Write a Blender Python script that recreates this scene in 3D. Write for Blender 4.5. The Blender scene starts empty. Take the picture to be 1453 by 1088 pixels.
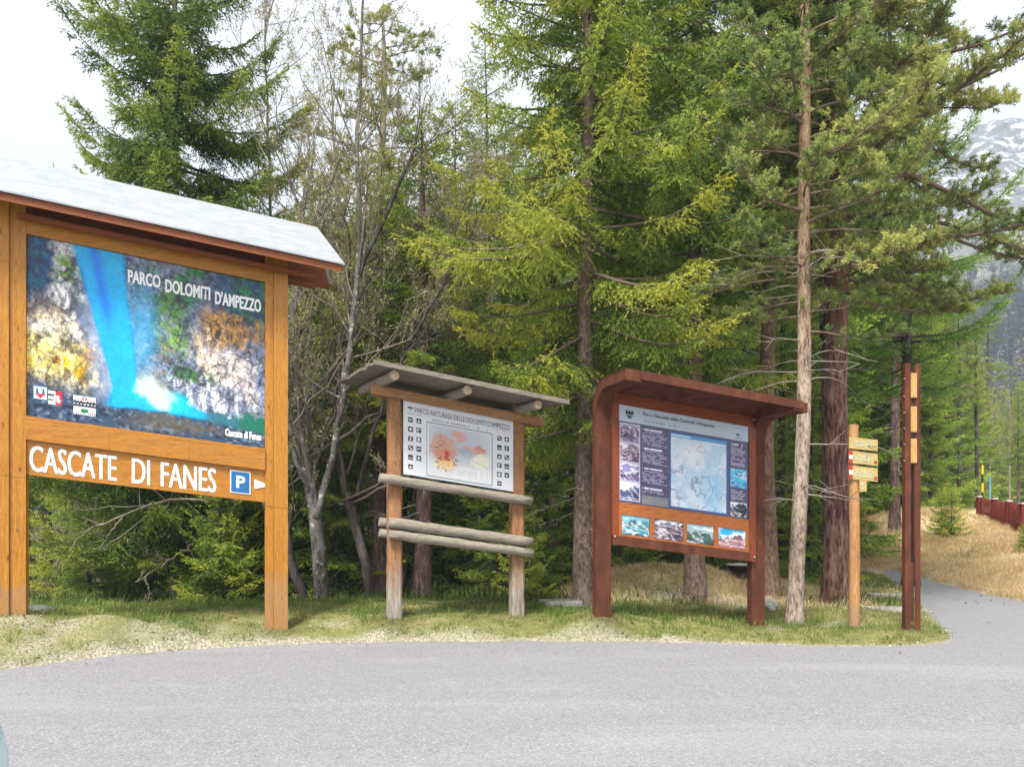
import bpy, bmesh, math, random
import numpy as np
from mathutils import Vector, Matrix
S = bpy.context.scene
COL = S.collection
R = math.radians
F, CX, HY, EYE = 1150.0, 726.5, 720.0, 1.6      # the lens of the photograph, in its own pixels

def unproj(px, py, d):
    return np.array([(px-CX)/F*d, d, EYE+(HY-py)/F*d])
def gx(px, d): return (px-CX)/F*d

# ------------------------------------------------------------------ tagging
def tag(o, label=None, cat=None, group=None, kind=None):
    if label: o['label'] = label
    if cat: o['category'] = cat
    if group: o['group'] = group
    if kind: o['kind'] = kind
    return o
def empty(name, loc=(0, 0, 0), rz=0.0):
    o = bpy.data.objects.new(name, None); COL.objects.link(o)
    o.location = loc; o.rotation_euler = (0, 0, rz); o.empty_display_size = .2
    return o
def link(name, me, mat=None, parent=None):
    o = bpy.data.objects.new(name, me); COL.objects.link(o)
    if mat is not None and len(me.materials) == 0:
        for m in (mat if isinstance(mat, (list, tuple)) else [mat]): me.materials.append(m)
    if parent: o.parent = parent
    return o
def mesh_np(name, V, Fq, n, tint=None, col=None, smooth=False):
    """V (N,3); Fq (M,n) equal sized faces"""
    me = bpy.data.meshes.new(name)
    V = np.asarray(V, np.float32); Fq = np.asarray(Fq, np.int32)
    me.vertices.add(len(V)); me.vertices.foreach_set('co', V.ravel())
    me.loops.add(Fq.size); me.loops.foreach_set('vertex_index', Fq.ravel())
    me.polygons.add(len(Fq))
    me.polygons.foreach_set('loop_start', np.arange(len(Fq), dtype=np.int32)*n)
    me.polygons.foreach_set('loop_total', np.full(len(Fq), n, np.int32))
    if smooth: me.polygons.foreach_set('use_smooth', np.ones(len(Fq), bool))
    if tint is not None:
        a = me.attributes.new('tint', 'FLOAT', 'POINT'); a.data.foreach_set('value', np.asarray(tint, np.float32))
    if col is not None:
        a = me.attributes.new('Col', 'FLOAT_COLOR', 'POINT')
        c = np.ones((len(V), 4), np.float32); c[:, :3] = col
        a.data.foreach_set('color', c.ravel())
    me.update(calc_edges=True)
    return me
def from_bm(name, bm, mat, parent=None, bevel=0.0, smooth=False):
    if bevel > 0:
        bmesh.ops.bevel(bm, geom=[e for e in bm.edges if len(e.link_faces) == 2 and e.calc_face_angle(0) > .5],
                        offset=bevel, segments=2, affect='EDGES', profile=.6)
    bmesh.ops.recalc_face_normals(bm, faces=bm.faces)
    me = bpy.data.meshes.new(name); bm.to_mesh(me); bm.free()
    if smooth:
        for p in me.polygons: p.use_smooth = True
    return link(name, me, mat, parent)

# ------------------------------------------------------------------ noise in numpy
def _hash(ix, iy, s):
    h = (ix.astype(np.int64)*374761393 + iy.astype(np.int64)*668265263 + s*974634777) & 0x7fffffff
    h = ((h ^ (h >> 13))*1274126177) & 0x7fffffff
    h = h ^ (h >> 16)
    return (h & 0xffff)/65535.0
def vnoise(x, y, s=0):
    x = np.asarray(x, float); y = np.asarray(y, float)
    ix = np.floor(x); iy = np.floor(y); fx = x-ix; fy = y-iy
    fx = fx*fx*(3-2*fx); fy = fy*fy*(3-2*fy)
    a = _hash(ix, iy, s); b = _hash(ix+1, iy, s); c = _hash(ix, iy+1, s); d = _hash(ix+1, iy+1, s)
    return (a*(1-fx)+b*fx)*(1-fy)+(c*(1-fx)+d*fx)*fy
def fbm(x, y, s=0, o=4):
    t = 0; a = .5; n = 0
    for i in range(o):
        t = t+a*vnoise(x*2**i, y*2**i, s+i*17); n += a; a *= .55
    return t/n
def sm(a, b, x):
    t = np.clip((x-a)/(b-a), 0, 1); return t*t*(3-2*t)
def lin(c):
    c = np.asarray(c, float)/255.0
    return np.where(c <= .04045, c/12.92, ((c+.055)/1.055)**2.4)

# ------------------------------------------------------------------ materials
class NT:
    def __init__(s, name, rough=.7, spec=.3):
        s.m = bpy.data.materials.new(name); s.m.use_nodes = True
        s.t = s.m.node_tree; s.b = s.t.nodes['Principled BSDF']
        s.b.inputs['Roughness'].default_value = rough
        s.b.inputs['Specular IOR Level'].default_value = spec
    def n(s, typ, **kw):
        o = s.t.nodes.new(typ)
        for k, v in kw.items():
            if k in o.inputs: s.put(o.inputs[k], v)
            else: setattr(o, k, v)
        return o
    def put(s, inp, v):
        if isinstance(v, bpy.types.NodeSocket): s.t.links.new(v, inp)
        else:
            if isinstance(v, tuple) and len(v) == 3 and inp.type == 'RGBA': v = v+(1,)
            inp.default_value = v
    def coord(s, scale=(1, 1, 1), kind='Object'):
        c = s.n('ShaderNodeTexCoord'); m = s.n('ShaderNodeMapping', Vector=c.outputs[kind], Scale=scale)
        return m.outputs[0]
    def world(s, scale=(1, 1, 1)):
        c = s.n('ShaderNodeNewGeometry'); m = s.n('ShaderNodeMapping', Vector=c.outputs['Position'], Scale=scale)
        return m.outputs[0]
    def noise(s, vec, scale, detail=4, rough=.55, dist=0):
        return s.n('ShaderNodeTexNoise', Vector=vec, Scale=scale, Detail=detail, Roughness=rough, Distortion=dist).outputs[0]
    def voro(s, vec, scale, feature='F1'):
        return s.n('ShaderNodeTexVoronoi', feature=feature, Vector=vec, Scale=scale).outputs[0]
    def ramp(s, fac, stops):
        r = s.n('ShaderNodeValToRGB', Fac=fac); e = r.color_ramp.elements
        while len(e) < len(stops): e.new(.5)
        for k, (p, c) in enumerate(stops):
            e[k].position = p; e[k].color = (c if isinstance(c, (tuple, list)) else (c, c, c))[:3]+(1,) if not isinstance(c, (int, float)) else (c, c, c, 1)
        return r.outputs[0]
    def mix(s, fac, a, b, blend='MIX'):
        o = s.n('ShaderNodeMix', data_type='RGBA', blend_type=blend)
        s.put(o.inputs[0], fac); s.put(o.inputs[6], a); s.put(o.inputs[7], b)
        return o.outputs[2]
    def math(s, op, a, b=0.0):
        o = s.n('ShaderNodeMath', operation=op); s.put(o.inputs[0], a); s.put(o.inputs[1], b); return o.outputs[0]
    def attr(s, name): return s.n('ShaderNodeAttribute', attribute_name=name)
    def z(s, kind='Object'):
        c = s.n('ShaderNodeTexCoord'); x = s.n('ShaderNodeSeparateXYZ', Vector=c.outputs[kind]); return x.outputs[2]
    def color(s, c): s.put(s.b.inputs['Base Color'], c); return s
    def bump(s, h, strength=.4, dist=.01):
        b = s.n('ShaderNodeBump', Height=h, Strength=strength, Distance=dist); s.t.links.new(b.outputs[0], s.b.inputs['Normal']); return s

def wood(name, dark, mid, light, along='x', rough=.55, spec=.35, knots=True, grey=None):
    t = NT(name, rough, spec)
    sc = {'x': (1.0, 9, 9), 'z': (9, 9, 1.0)}[along]
    v = t.coord(sc)
    g = t.noise(v, 3.0, 6, .6, 1.2)
    c = t.ramp(g, [(.25, dark), (.5, mid), (.75, light)])
    big = t.noise(t.coord((1, 1, 1)), 2.3, 3)
    c = t.mix(t.math('MULTIPLY', big, .35), c, dark)
    if knots:
        k = t.voro(t.coord({'x': (1.6, 5, 5), 'z': (5, 5, 1.6)}[along]), 1.6)
        c = t.mix(t.ramp(k, [(.05, 1.0), (.11, 0.0)]), c, tuple(x*.35 for x in dark))
    if grey is not None:                                  # weathering: the lower end greyed by rain and soil
        h = t.math('ADD', t.z(), t.math('MULTIPLY', g, .7))
        c = t.mix(t.ramp(h, [(.55, 1.0), (1.0, 0.0)]) if grey == 'low' else grey, c, t.ramp(g, [(.3, (.13, .125, .11)), (.7, (.42, .41, .37))]))
    fine = t.noise(t.coord(tuple(x*4 for x in sc)), 4.0, 3)
    c = t.mix(.25, c, t.ramp(fine, [(.35, tuple(x*.5 for x in dark)), (.6, light)]))
    crk = t.noise(t.coord(tuple(x*2.2 for x in sc)), 5.0, 2, .4, .3); c = t.mix(t.ramp(crk, [(.27, .75), (.31, 0.0)]), c, tuple(x*.3 for x in dark))
    if along == 'z' and grey is None:                     # splashed dirt above the ground
        h = t.math('ADD', t.z(), t.math('MULTIPLY', big, -.5)); c = t.mix(t.ramp(h, [(0.0, .35), (.10, 0.0)]), c, (.22, .19, .14))
    t.color(c); t.bump(t.math('ADD', g, t.math('MULTIPLY', fine, .5)), .35, .006)
    return t.m

def bark(name, stops, hi=None, hi_z=(4, 6), scale=1.0, plate=(9, 9, 2.2), bump=.9, lichen=.0, limbs=True):
    t = NT(name, .9, .1)
    v = t.coord(tuple(x*scale for x in plate))
    wv = t.n('ShaderNodeTexNoise', Vector=v, Scale=1.7, Detail=5.0, Roughness=.7).outputs['Color']
    v2 = t.n('ShaderNodeVectorMath', operation='ADD'); t.put(v2.inputs[0], v); sc_ = t.n('ShaderNodeVectorMath', operation='SCALE'); t.put(sc_.inputs[0], wv); sc_.inputs['Scale'].default_value = 1.5; t.put(v2.inputs[1], sc_.outputs[0])
    a = t.voro(v2.outputs[0], 1.6, 'F1'); n = t.noise(v, 2.2, 7, .7, 1.2); n4 = t.noise(v, .6, 4, .6)
    f = t.math('ADD', t.math('ADD', t.math('MULTIPLY', a, .28), t.math('MULTIPLY', n, .62)), t.math('MULTIPLY', t.math('SUBTRACT', n4, .4), .45))
    c = t.ramp(f, stops)
    if hi:
        h = t.math('ADD', t.z(), t.math('MULTIPLY', t.noise(t.coord((1, 1, .5)), 1.5, 3), 1.6))
        m = t.n('ShaderNodeMapRange'); t.put(m.inputs[0], h); m.inputs[1].default_value = hi_z[0]+.8; m.inputs[2].default_value = hi_z[1]+.8
        c = t.mix(m.outputs[0], c, t.ramp(f, hi))
    p = t.noise(t.coord((3, 3, 1.2)), 1.3, 4)
    c = t.mix(t.ramp(p, [(.55, 0.0), (.72, .55)]), c, (.26, .25, .23))
    tw = t.attr('tint').outputs['Fac']                      # limbs and dead snags are grey and smooth
    c = t.mix(t.ramp(tw, [(.1, 0.0), (.3, .75)]), c, t.ramp(tw, [(.3, (.13, .105, .08)), (.7, (.20, .165, .125)), (1, (.36, .33, .28))])) if limbs is True else (t.mix(t.ramp(tw, [(.1, 0.0), (.3, .8)]), c, (.20, .175, .14)) if limbs == 'dark' else c)
    if lichen: c = t.mix(t.ramp(t.noise(t.coord(), 9, 4), [(.6, 0.0), (.66, lichen)]), c, (.5, .5, .46))
    t.color(c); t.bump(f, bump, .02)
    return t.m

def foliage(name, stops, trans=.35, var=.22, big=None):
    t = NT(name, .55, .25)
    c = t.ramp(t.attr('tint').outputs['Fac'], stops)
    oi = t.n('ShaderNodeObjectInfo').outputs['Random']
    h = t.n('ShaderNodeHueSaturation', Color=c)
    t.put(h.inputs['Hue'], t.math('ADD', .485, t.math('MULTIPLY', oi, .03)))
    t.put(h.inputs['Value'], t.math('ADD', 1-var/2, t.math('MULTIPLY', oi, var)))
    c = h.outputs[0]
    t.color(c)
    tr = t.n('ShaderNodeBsdfTranslucent', Color=c)
    mx = t.n('ShaderNodeMixShader'); mx.inputs[0].default_value = trans
    out = t.t.nodes['Material Output']
    t.t.links.new(t.b.outputs[0], mx.inputs[1]); t.t.links.new(tr.outputs[0], mx.inputs[2]); t.t.links.new(mx.outputs[0], out.inputs['Surface'])
    return t.m

def plain(name, c, rough=.6, spec=.3, metal=0.0, noise=.12, scale=8):
    t = NT(name, rough, spec); t.b.inputs['Metallic'].default_value = metal
    n = t.noise(t.coord(), scale, 4)
    t.color(t.mix(t.math('MULTIPLY', n, noise*2), tuple(c), tuple(x*.55 for x in c)))
    t.bump(t.noise(t.coord(), scale*6, 3), .1, .004)
    return t.m
def printed(name, rough=.35, spec=.4):
    t = NT(name, rough, spec); t.color(t.attr('Col').outputs['Color']); return t.m
# ================================================================== the ground
def gpt(px, py, z=0.0):
    d = (EYE-z)*F/(py-HY); return (gx(px, d), d)
EDGE = [(-30, 7.4), (-14, 7.5), (-8, 7.75)] + [gpt(*p) for p in [(0, 950), (100, 936), (200, 925), (300, 918), (400, 913), (490, 910.5),
        (580, 909), (740, 908), (900, 909), (1000, 911), (1100, 914), (1180, 915.5), (1250, 916), (1310, 915), (1345, 911), (1352, 904), (1335, 890),
        (1318, 874), (1300, 850), (1285, 836), (1270, 825), (1250, 815)]]
EDGE += [(8.5, 20.2), (7.6, 21.0), (6.2, 21.7), (4.0, 22.4), (1.0, 23.4)]
FAR = [(1.6, 25.2), (4.6, 24.2), (6.9, 23.4), (8.6, 22.4), (9.5, 21.0), (9.7, 19.6)] + [gpt(*p) for p in [(1330, 826), (1365, 834), (1400, 842.5), (1453, 853)]]
FAR += [(9.3, 11.5), (10.6, 9.0), (13.5, 6.5), (20, 4), (45, -2)]
ROAD = np.array(EDGE + FAR + [(45, -40), (-45, -40), (-45, 7.4)])
def road_sd(x, y):
    """signed distance to the asphalt outline, negative inside"""
    P = ROAD; Q = np.roll(P, -1, 0)
    d2 = np.full(x.shape, 1e18); ins = np.zeros(x.shape, bool)
    for (ax, ay), (bx, by) in zip(P, Q):
        ex, ey = bx-ax, by-ay
        t = np.clip(((x-ax)*ex+(y-ay)*ey)/(ex*ex+ey*ey+1e-12), 0, 1)
        d2 = np.minimum(d2, (x-ax-t*ex)**2+(y-ay-t*ey)**2)
        c = ((ay > y) != (by > y))
        with np.errstate(divide='ignore', invalid='ignore'):
            xi = ex*(y-ay)/(ey if abs(ey) > 1e-12 else 1e-12)+ax
        ins ^= c & (x < xi)
    return np.where(ins, -1, 1)*np.sqrt(d2)
def up(px, py, d):
    p = unproj(px, py, d); return (p[0], p[1], p[2])
CTRL = [up(20, 868, 8.95), (-8, 8.9, .5), (-12, 9, .5), up(150, 872, 9.3), up(250, 880, 9.4), up(390, 887, 9.85), up(70, 868, 10.3), up(200, 866, 10.6), up(330, 864, 10.8), up(-60, 866, 10.0),
        up(480, 872, 10.4), up(560, 868, 10.05), up(640, 872, 10.3), up(731, 874, 10.66), up(430, 857, 11.5), up(560, 855, 11.6), up(660, 855, 11.8), up(760, 857, 12.0),
        up(855, 865, 10.1), up(960, 880, 10.2), up(1073, 890, 10.5), up(1140, 888, 10.8), up(1212, 889, 10.6), up(1294, 894, 10.3), up(1250, 900, 10.0),
        up(826, 860, 12), up(790, 860, 12), up(870, 838, 13), up(920, 802, 14), up(990, 808, 14), up(1060, 818, 14.5), up(880, 815, 14), up(940, 840, 12.8), up(990, 856, 12.4), up(1060, 868, 11.9), up(1093, 853, 13.3), up(1128, 880, 11.2),
        up(1130, 830, 15.0), up(1186, 858, 13), up(1150, 815, 17), up(1200, 812, 18.5), up(1230, 835, 15.0), up(1230, 850, 14), up(1215, 815, 19),
        (3.5, 17.5, .45), (2.0, 19, .1), (6.5, 19, .1),
        # beyond the crest the forest floor falls away on the left
        (-9, 12.5, .0), (-6, 12.8, -.1), (-3.5, 13.2, -.15), (-1.5, 13.6, -.1), (.3, 14.2, -.1), (-9, 16, -.6), (-5, 16, -.7), (-1.5, 17, -.6), (.8, 17, -.3), (-12, 22, -1.2), (-5, 22, -1.2), (0, 22, -.7), (3, 27, -.1),
        (-10, 30, -1.5), (0, 30, -.8), (-20, 25, -1.4), (-25, 12, -.3), (-20, 8, .4),
        # the dry bank on the right
        up(1453, 808, 16.2), up(1453, 760, 19.4), up(1420, 775, 19.5), up(1400, 800, 17.8), up(1390, 737, 25.5), up(1340, 724, 25), up(1290, 724, 25), up(1255, 756, 24.2), up(1235, 785, 24.0), up(1330, 800, 20.0), up(1300, 790, 22.0),
        up(1350, 765, 22.5), up(1420, 752, 22.3), (13.6, 14.0, .8), (11.6, 12.4, .4), (15, 10, .9), (14.0, 16.0, .9), (13.0, 18.2, .8), (12.9, 20.3, .86), (13.9, 22.4, .95), (14.8, 24.6, 1.05), (16.4, 26.8, 1.2), (19, 17, 1.1), (20, 24, 1.3), (9.5, 27, 1.5), (7.0, 26.5, 1.2), (5, 28.5, 1.1), (12, 32, 1.9), (20, 34, 1.6), (30, 20, 1.5), (30, 8, 1.4)]
CTRL += [(x, y, .0) for (x, y) in EDGE[1::1]] + [(x, y, .0) for (x, y) in FAR[:-2]]
CTRL = np.array(CTRL)
def ground_z(x, y):
    x = np.asarray(x, float); y = np.asarray(y, float); sh = x.shape; x = x.ravel(); y = y.ravel()
    out = np.empty_like(x)
    for i in range(0, len(x), 20000):
        X = x[i:i+20000]; Y = y[i:i+20000]
        num = np.zeros_like(X); den = np.zeros_like(X)
        for (cx, cy, cz) in CTRL:
            w = 1/(((X-cx)**2+(Y-cy)**2)+.12)**1.7
            num += w*cz; den += w
        z = num/den
        sd = road_sd(X, Y)
        rough = (fbm(X*1.3, Y*1.3, 3)-.5)*.055+(fbm(X*6, Y*6, 8, 3)-.5)*.045
        z = z + rough*sm(-.1, .7, sd) + .02*sm(0, .25, sd)
        z = np.where(sd < 0, np.minimum(z, 0)-.06*sm(-.02, .35, -sd+(fbm(X*3, Y*3, 5)-.5)*.35), z)
        r = np.sqrt(X*X+Y*Y)
        far = sm(36, 90, r)
        z = z*(1-far)+far*(-.6+1.6*sm(-.3, .5, X/(r+1e-6)))*np.where(Y > 0, 1, 0)-.06*far*(Y <= 0)
        out[i:i+20000] = z
    return out.reshape(sh)
def gz(x, y): return float(ground_z(np.array([x]), np.array([y]))[0])

def axis(lo, hi, step, far):
    a = list(np.arange(lo, hi+1e-6, step)); g = step; v = hi; up_ = []
    while v < far: g *= 1.28; v += g; up_.append(v)
    g = step; v = lo; dn = []
    while v > -far: g *= 1.28; v -= g; dn.append(v)
    return np.array(dn[::-1]+a+up_)
def build_ground():
    xs = axis(-10.5, 15.5, .11, 1500); ys = axis(6.4, 27.5, .11, 1500)
    X, Y = np.meshgrid(xs, ys); Z = ground_z(X, Y)
    V = np.stack([X, Y, Z], -1).reshape(-1, 3); nx = len(xs); ny = len(ys)
    i = np.arange(ny-1)[:, None]*nx+np.arange(nx-1)[None, :]
    Fq = np.stack([i, i+1, i+nx+1, i+nx], -1).reshape(-1, 4)
    # what grows where: 0 short turf, 1 straw bank, 2 forest litter, also the contact shade rings at bases
    sd = road_sd(X.ravel(), Y.ravel()); x = V[:, 0]; y = V[:, 1]
    straw = bank_w(x, y); forest = forest_w(x, y)
    col = np.stack([straw, forest, np.clip(gravel_w(x, y, sd), 0, 1)], -1)
    me = mesh_np('ground', V, Fq, 4, col=col, smooth=True)
    o = link('ground', me, mat_ground()); tag(o, kind='structure')
    # the asphalt, one sheet just above it
    bm = bmesh.new()
    vs = [bm.verts.new((x, y, 0)) for x, y in ROAD]
    # widen a little under the verge so that the turf and gravel make the ragged edge
    f = bm.faces.new(vs); bmesh.ops.triangulate(bm, faces=[f])
    o = from_bm('asphalt_road', bm, mat_asphalt()); tag(o, kind='structure')
def bank_w(x, y):
    a = sm(8.2, 8.9, x+.0*y)*sm(9.5, 11.5, y)
    b = sm(21.8, 23.2, y+.32*(x-6)*0+np.clip(8.5-x, 0, 4)*-.1)*sm(5.0, 7.0, x)
    m = np.exp(-(((x-3.2)/2.3)**2+((y-13.7)/1.6)**2))*1.3            # the mound behind the third board
    return np.clip(np.maximum(np.maximum(a, b), m), 0, 1)
BASES = [(397, 9.85, .26), (560, 10.05, .24), (735, 10.66, .24), (856, 10.0, .26), (1074, 10.5, .28), (1212, 10.6, .22), (1293, 10.3, .26), (1127, 11.0, .34), (1187, 13.0, .6), (1093, 13.4, .45), (986, 12.5, .45), (827, 12.0, .42)]
def forest_w(x, y):
    lim = np.where(x < .5, 11.9, np.where(x < 5, 15.2, 19.2))
    w = sm(0, .9, y-lim+(fbm(x, y, 21)-.5)*.8)
    w = w*(1-sm(6, 8, x))
    for px, d, r in BASES: w = np.maximum(w, .85*np.exp(-(((x-gx(px, d))**2+(y-d)**2)/r**2)))       # bare earth round posts and trunks, its dark colour painted in as contact shade
    return np.clip(w, 0, 1)
def gravel_w(x, y, sd):
    n = fbm(x*.9, y*1.6, 31); n2 = fbm(x*4, y*4, 33, 3)
    edge = np.exp(-np.clip(sd, 0, 9)/(.05+.24*sm(-2.2, -4.6, x)))*(.3+.9*n2)
    left = sm(-2.0, -4.2, x)*np.exp(-((sd-.5)/.8)**2)*sm(.46, .64, n*.3+n2*.7)*.6
    spot = sm(.70, .78, n)*.5*(sd < 2.5)*(sd > 0)
    mound = np.exp(-(((x-2.75)/1.1)**2+((y-12.55)/.45)**2))*sm(.35, .6, n2)*1.2
    return np.maximum(np.maximum(edge, left), np.maximum(spot, mound))
def mat_ground():
    t = NT('ground_soil', .95, .1)
    a = t.attr('Col'); sp = t.n('ShaderNodeSeparateColor', Color=a.outputs['Color'])
    w = t.world()
    n1 = t.noise(w, 1.1, 6); n2 = t.noise(w, 14, 5, .6); n3 = t.noise(w, 60, 3)
    turf = t.ramp(t.math('ADD', t.math('MULTIPLY', n1, .6), t.math('MULTIPLY', n2, .5)), [(.35, (.11, .14, .035)), (.52, (.19, .20, .06)), (.66, (.31, .27, .12)), (.78, (.42, .35, .20))])
    straw = t.ramp(n2, [(.3, (.36, .26, .13)), (.5, (.58, .45, .25)), (.7, (.72, .60, .38))])
    litter = t.ramp(n2, [(.3, (.035, .028, .017)), (.5, (.085, .062, .032)), (.7, (.12, .12, .035))])
    pb = t.voro(w, 38); grav = t.ramp(t.math('ADD', t.math('MULTIPLY', pb, .8), t.math('MULTIPLY', n2, .5)), [(.2, (.66, .62, .54)), (.55, (.52, .47, .39)), (.8, (.27, .24, .19))])
    c = t.mix(sp.outputs[0], turf, straw); c = t.mix(sp.outputs[1], c, litter); c = t.mix(sp.outputs[2], c, grav)
    c = t.mix(t.ramp(n3, [(.35, .35), (.6, 0.0)]), c, (.04, .035, .02))
    t.color(c); t.bump(t.math('ADD', n2, n3), .7, .03)
    return t.m
def mat_asphalt():
    t = NT('asphalt', .9, .18)
    w = t.world()
    big = t.noise(t.world((.35, 1.0, 1)), .7, 5, .6); mid = t.noise(w, 9, 4)
    st = t.n('ShaderNodeTexVoronoi', Vector=w, Scale=120.0); st2 = t.n('ShaderNodeTexVoronoi', Vector=w, Scale=60.0)
    stone = t.ramp(t.n('ShaderNodeSeparateColor', Color=st.outputs['Color']).outputs[0], [(0.0, (.18, .18, .188)), (.3, (.225, .223, .234)), (.7, (.262, .260, .272)), (.95, (.36, .355, .36))])
    pits = t.ramp(st.outputs['Distance'], [(.4, 0.0), (.8, .5)])
    c = t.mix(pits, stone, (.12, .12, .125))
    c = t.mix(t.ramp(t.n('ShaderNodeSeparateColor', Color=st2.outputs['Color']).outputs[1], [(.88, 0.0), (.93, .55)]), c, (.13, .125, .13))
    c = t.mix(t.ramp(t.n('ShaderNodeSeparateColor', Color=st2.outputs['Color']).outputs[2], [(.95, 0.0), (.98, .5)]), c, (.42, .415, .41))
    c = t.mix(t.ramp(big, [(.38, .30), (.60, 0.0)]), c, (.215, .215, .222))
    tr = t.noise(t.world((.25, 1.6, 1)), .9, 4, .6, .6); c = t.mix(t.ramp(tr, [(.52, 0.0), (.68, .22)]), c, (.37, .37, .378))
    cv = t.n('ShaderNodeVectorMath', operation='ADD'); t.put(cv.inputs[0], w); cn = t.n('ShaderNodeVectorMath', operation='SCALE'); t.put(cn.inputs[0], t.n('ShaderNodeTexNoise', Vector=w, Scale=1.3, Detail=6.0, Roughness=.7).outputs['Color']); cn.inputs['Scale'].default_value = 1.4; t.put(cv.inputs[1], cn.outputs[0])
    ck = t.voro(cv.outputs[0], .38, 'DISTANCE_TO_EDGE'); c = t.mix(t.math('MULTIPLY', t.ramp(ck, [(.003, .10), (.010, 0.0)]), t.ramp(mid, [(.4, 0.0), (.55, 1.0)])), c, (.09, .09, .092))
    stn = t.noise(t.world((1, 1, 1)), 2.1, 5, .65, .5); c = t.mix(t.ramp(stn, [(.62, 0.0), (.70, .28)]), c, (.15, .15, .15))
    c = t.mix(t.ramp(mid, [(.3, .25), (.6, 0.0)]), c, (.25, .25, .26))
    x = t.n('ShaderNodeSeparateXYZ', Vector=t.world())
    t.color(c); t.bump(t.math('ADD', st.outputs['Distance'], st2.outputs['Distance']), .35, .012)
    return t.m

def blades(name, x, y, z, L, W, tint, lean, seed, mat, droop=None, label=None):
    rng = np.random.default_rng(seed); n = len(x)
    a = rng.uniform(0, 2*np.pi, n); a2 = rng.uniform(0, 2*np.pi, n)
    b = np.stack([x, y, z-.01], -1)
    wv = np.stack([np.cos(a), np.sin(a), np.zeros(n)], -1)*(W/2)[:, None]
    le = (lean*rng.uniform(.2, 1.4, n))
    dx = np.sin(a2)*le; dy = np.cos(a2)*le
    if droop is not None: dx = dx+droop[0]; dy = dy+droop[1]
    mid = b+np.stack([dx*.4*L, dy*.4*L, .62*L], -1)
    up_ = np.clip(1-.35*(dx*dx+dy*dy), -.4, 1)
    tip = b+np.stack([dx*1.25*L, dy*1.25*L, up_*L], -1)
    V = np.stack([b-wv, b+wv, mid+wv*.75, tip, mid-wv*.75], 1).reshape(-1, 3)
    k = np.arange(n)[:, None]*5
    Fq = np.concatenate([k+np.array([[0, 1, 2, 4]]), k+np.array([[4, 2, 3, 3]])], 0)
    # quads + triangles: write triangles only
    T = np.concatenate([k+np.array([[0, 1, 2]]), k+np.array([[0, 2, 4]]), k+np.array([[4, 2, 3]])], 0)
    me = mesh_np(name, V, T, 3, tint=np.repeat(tint, 5))
    return link(name, me, mat)

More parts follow.
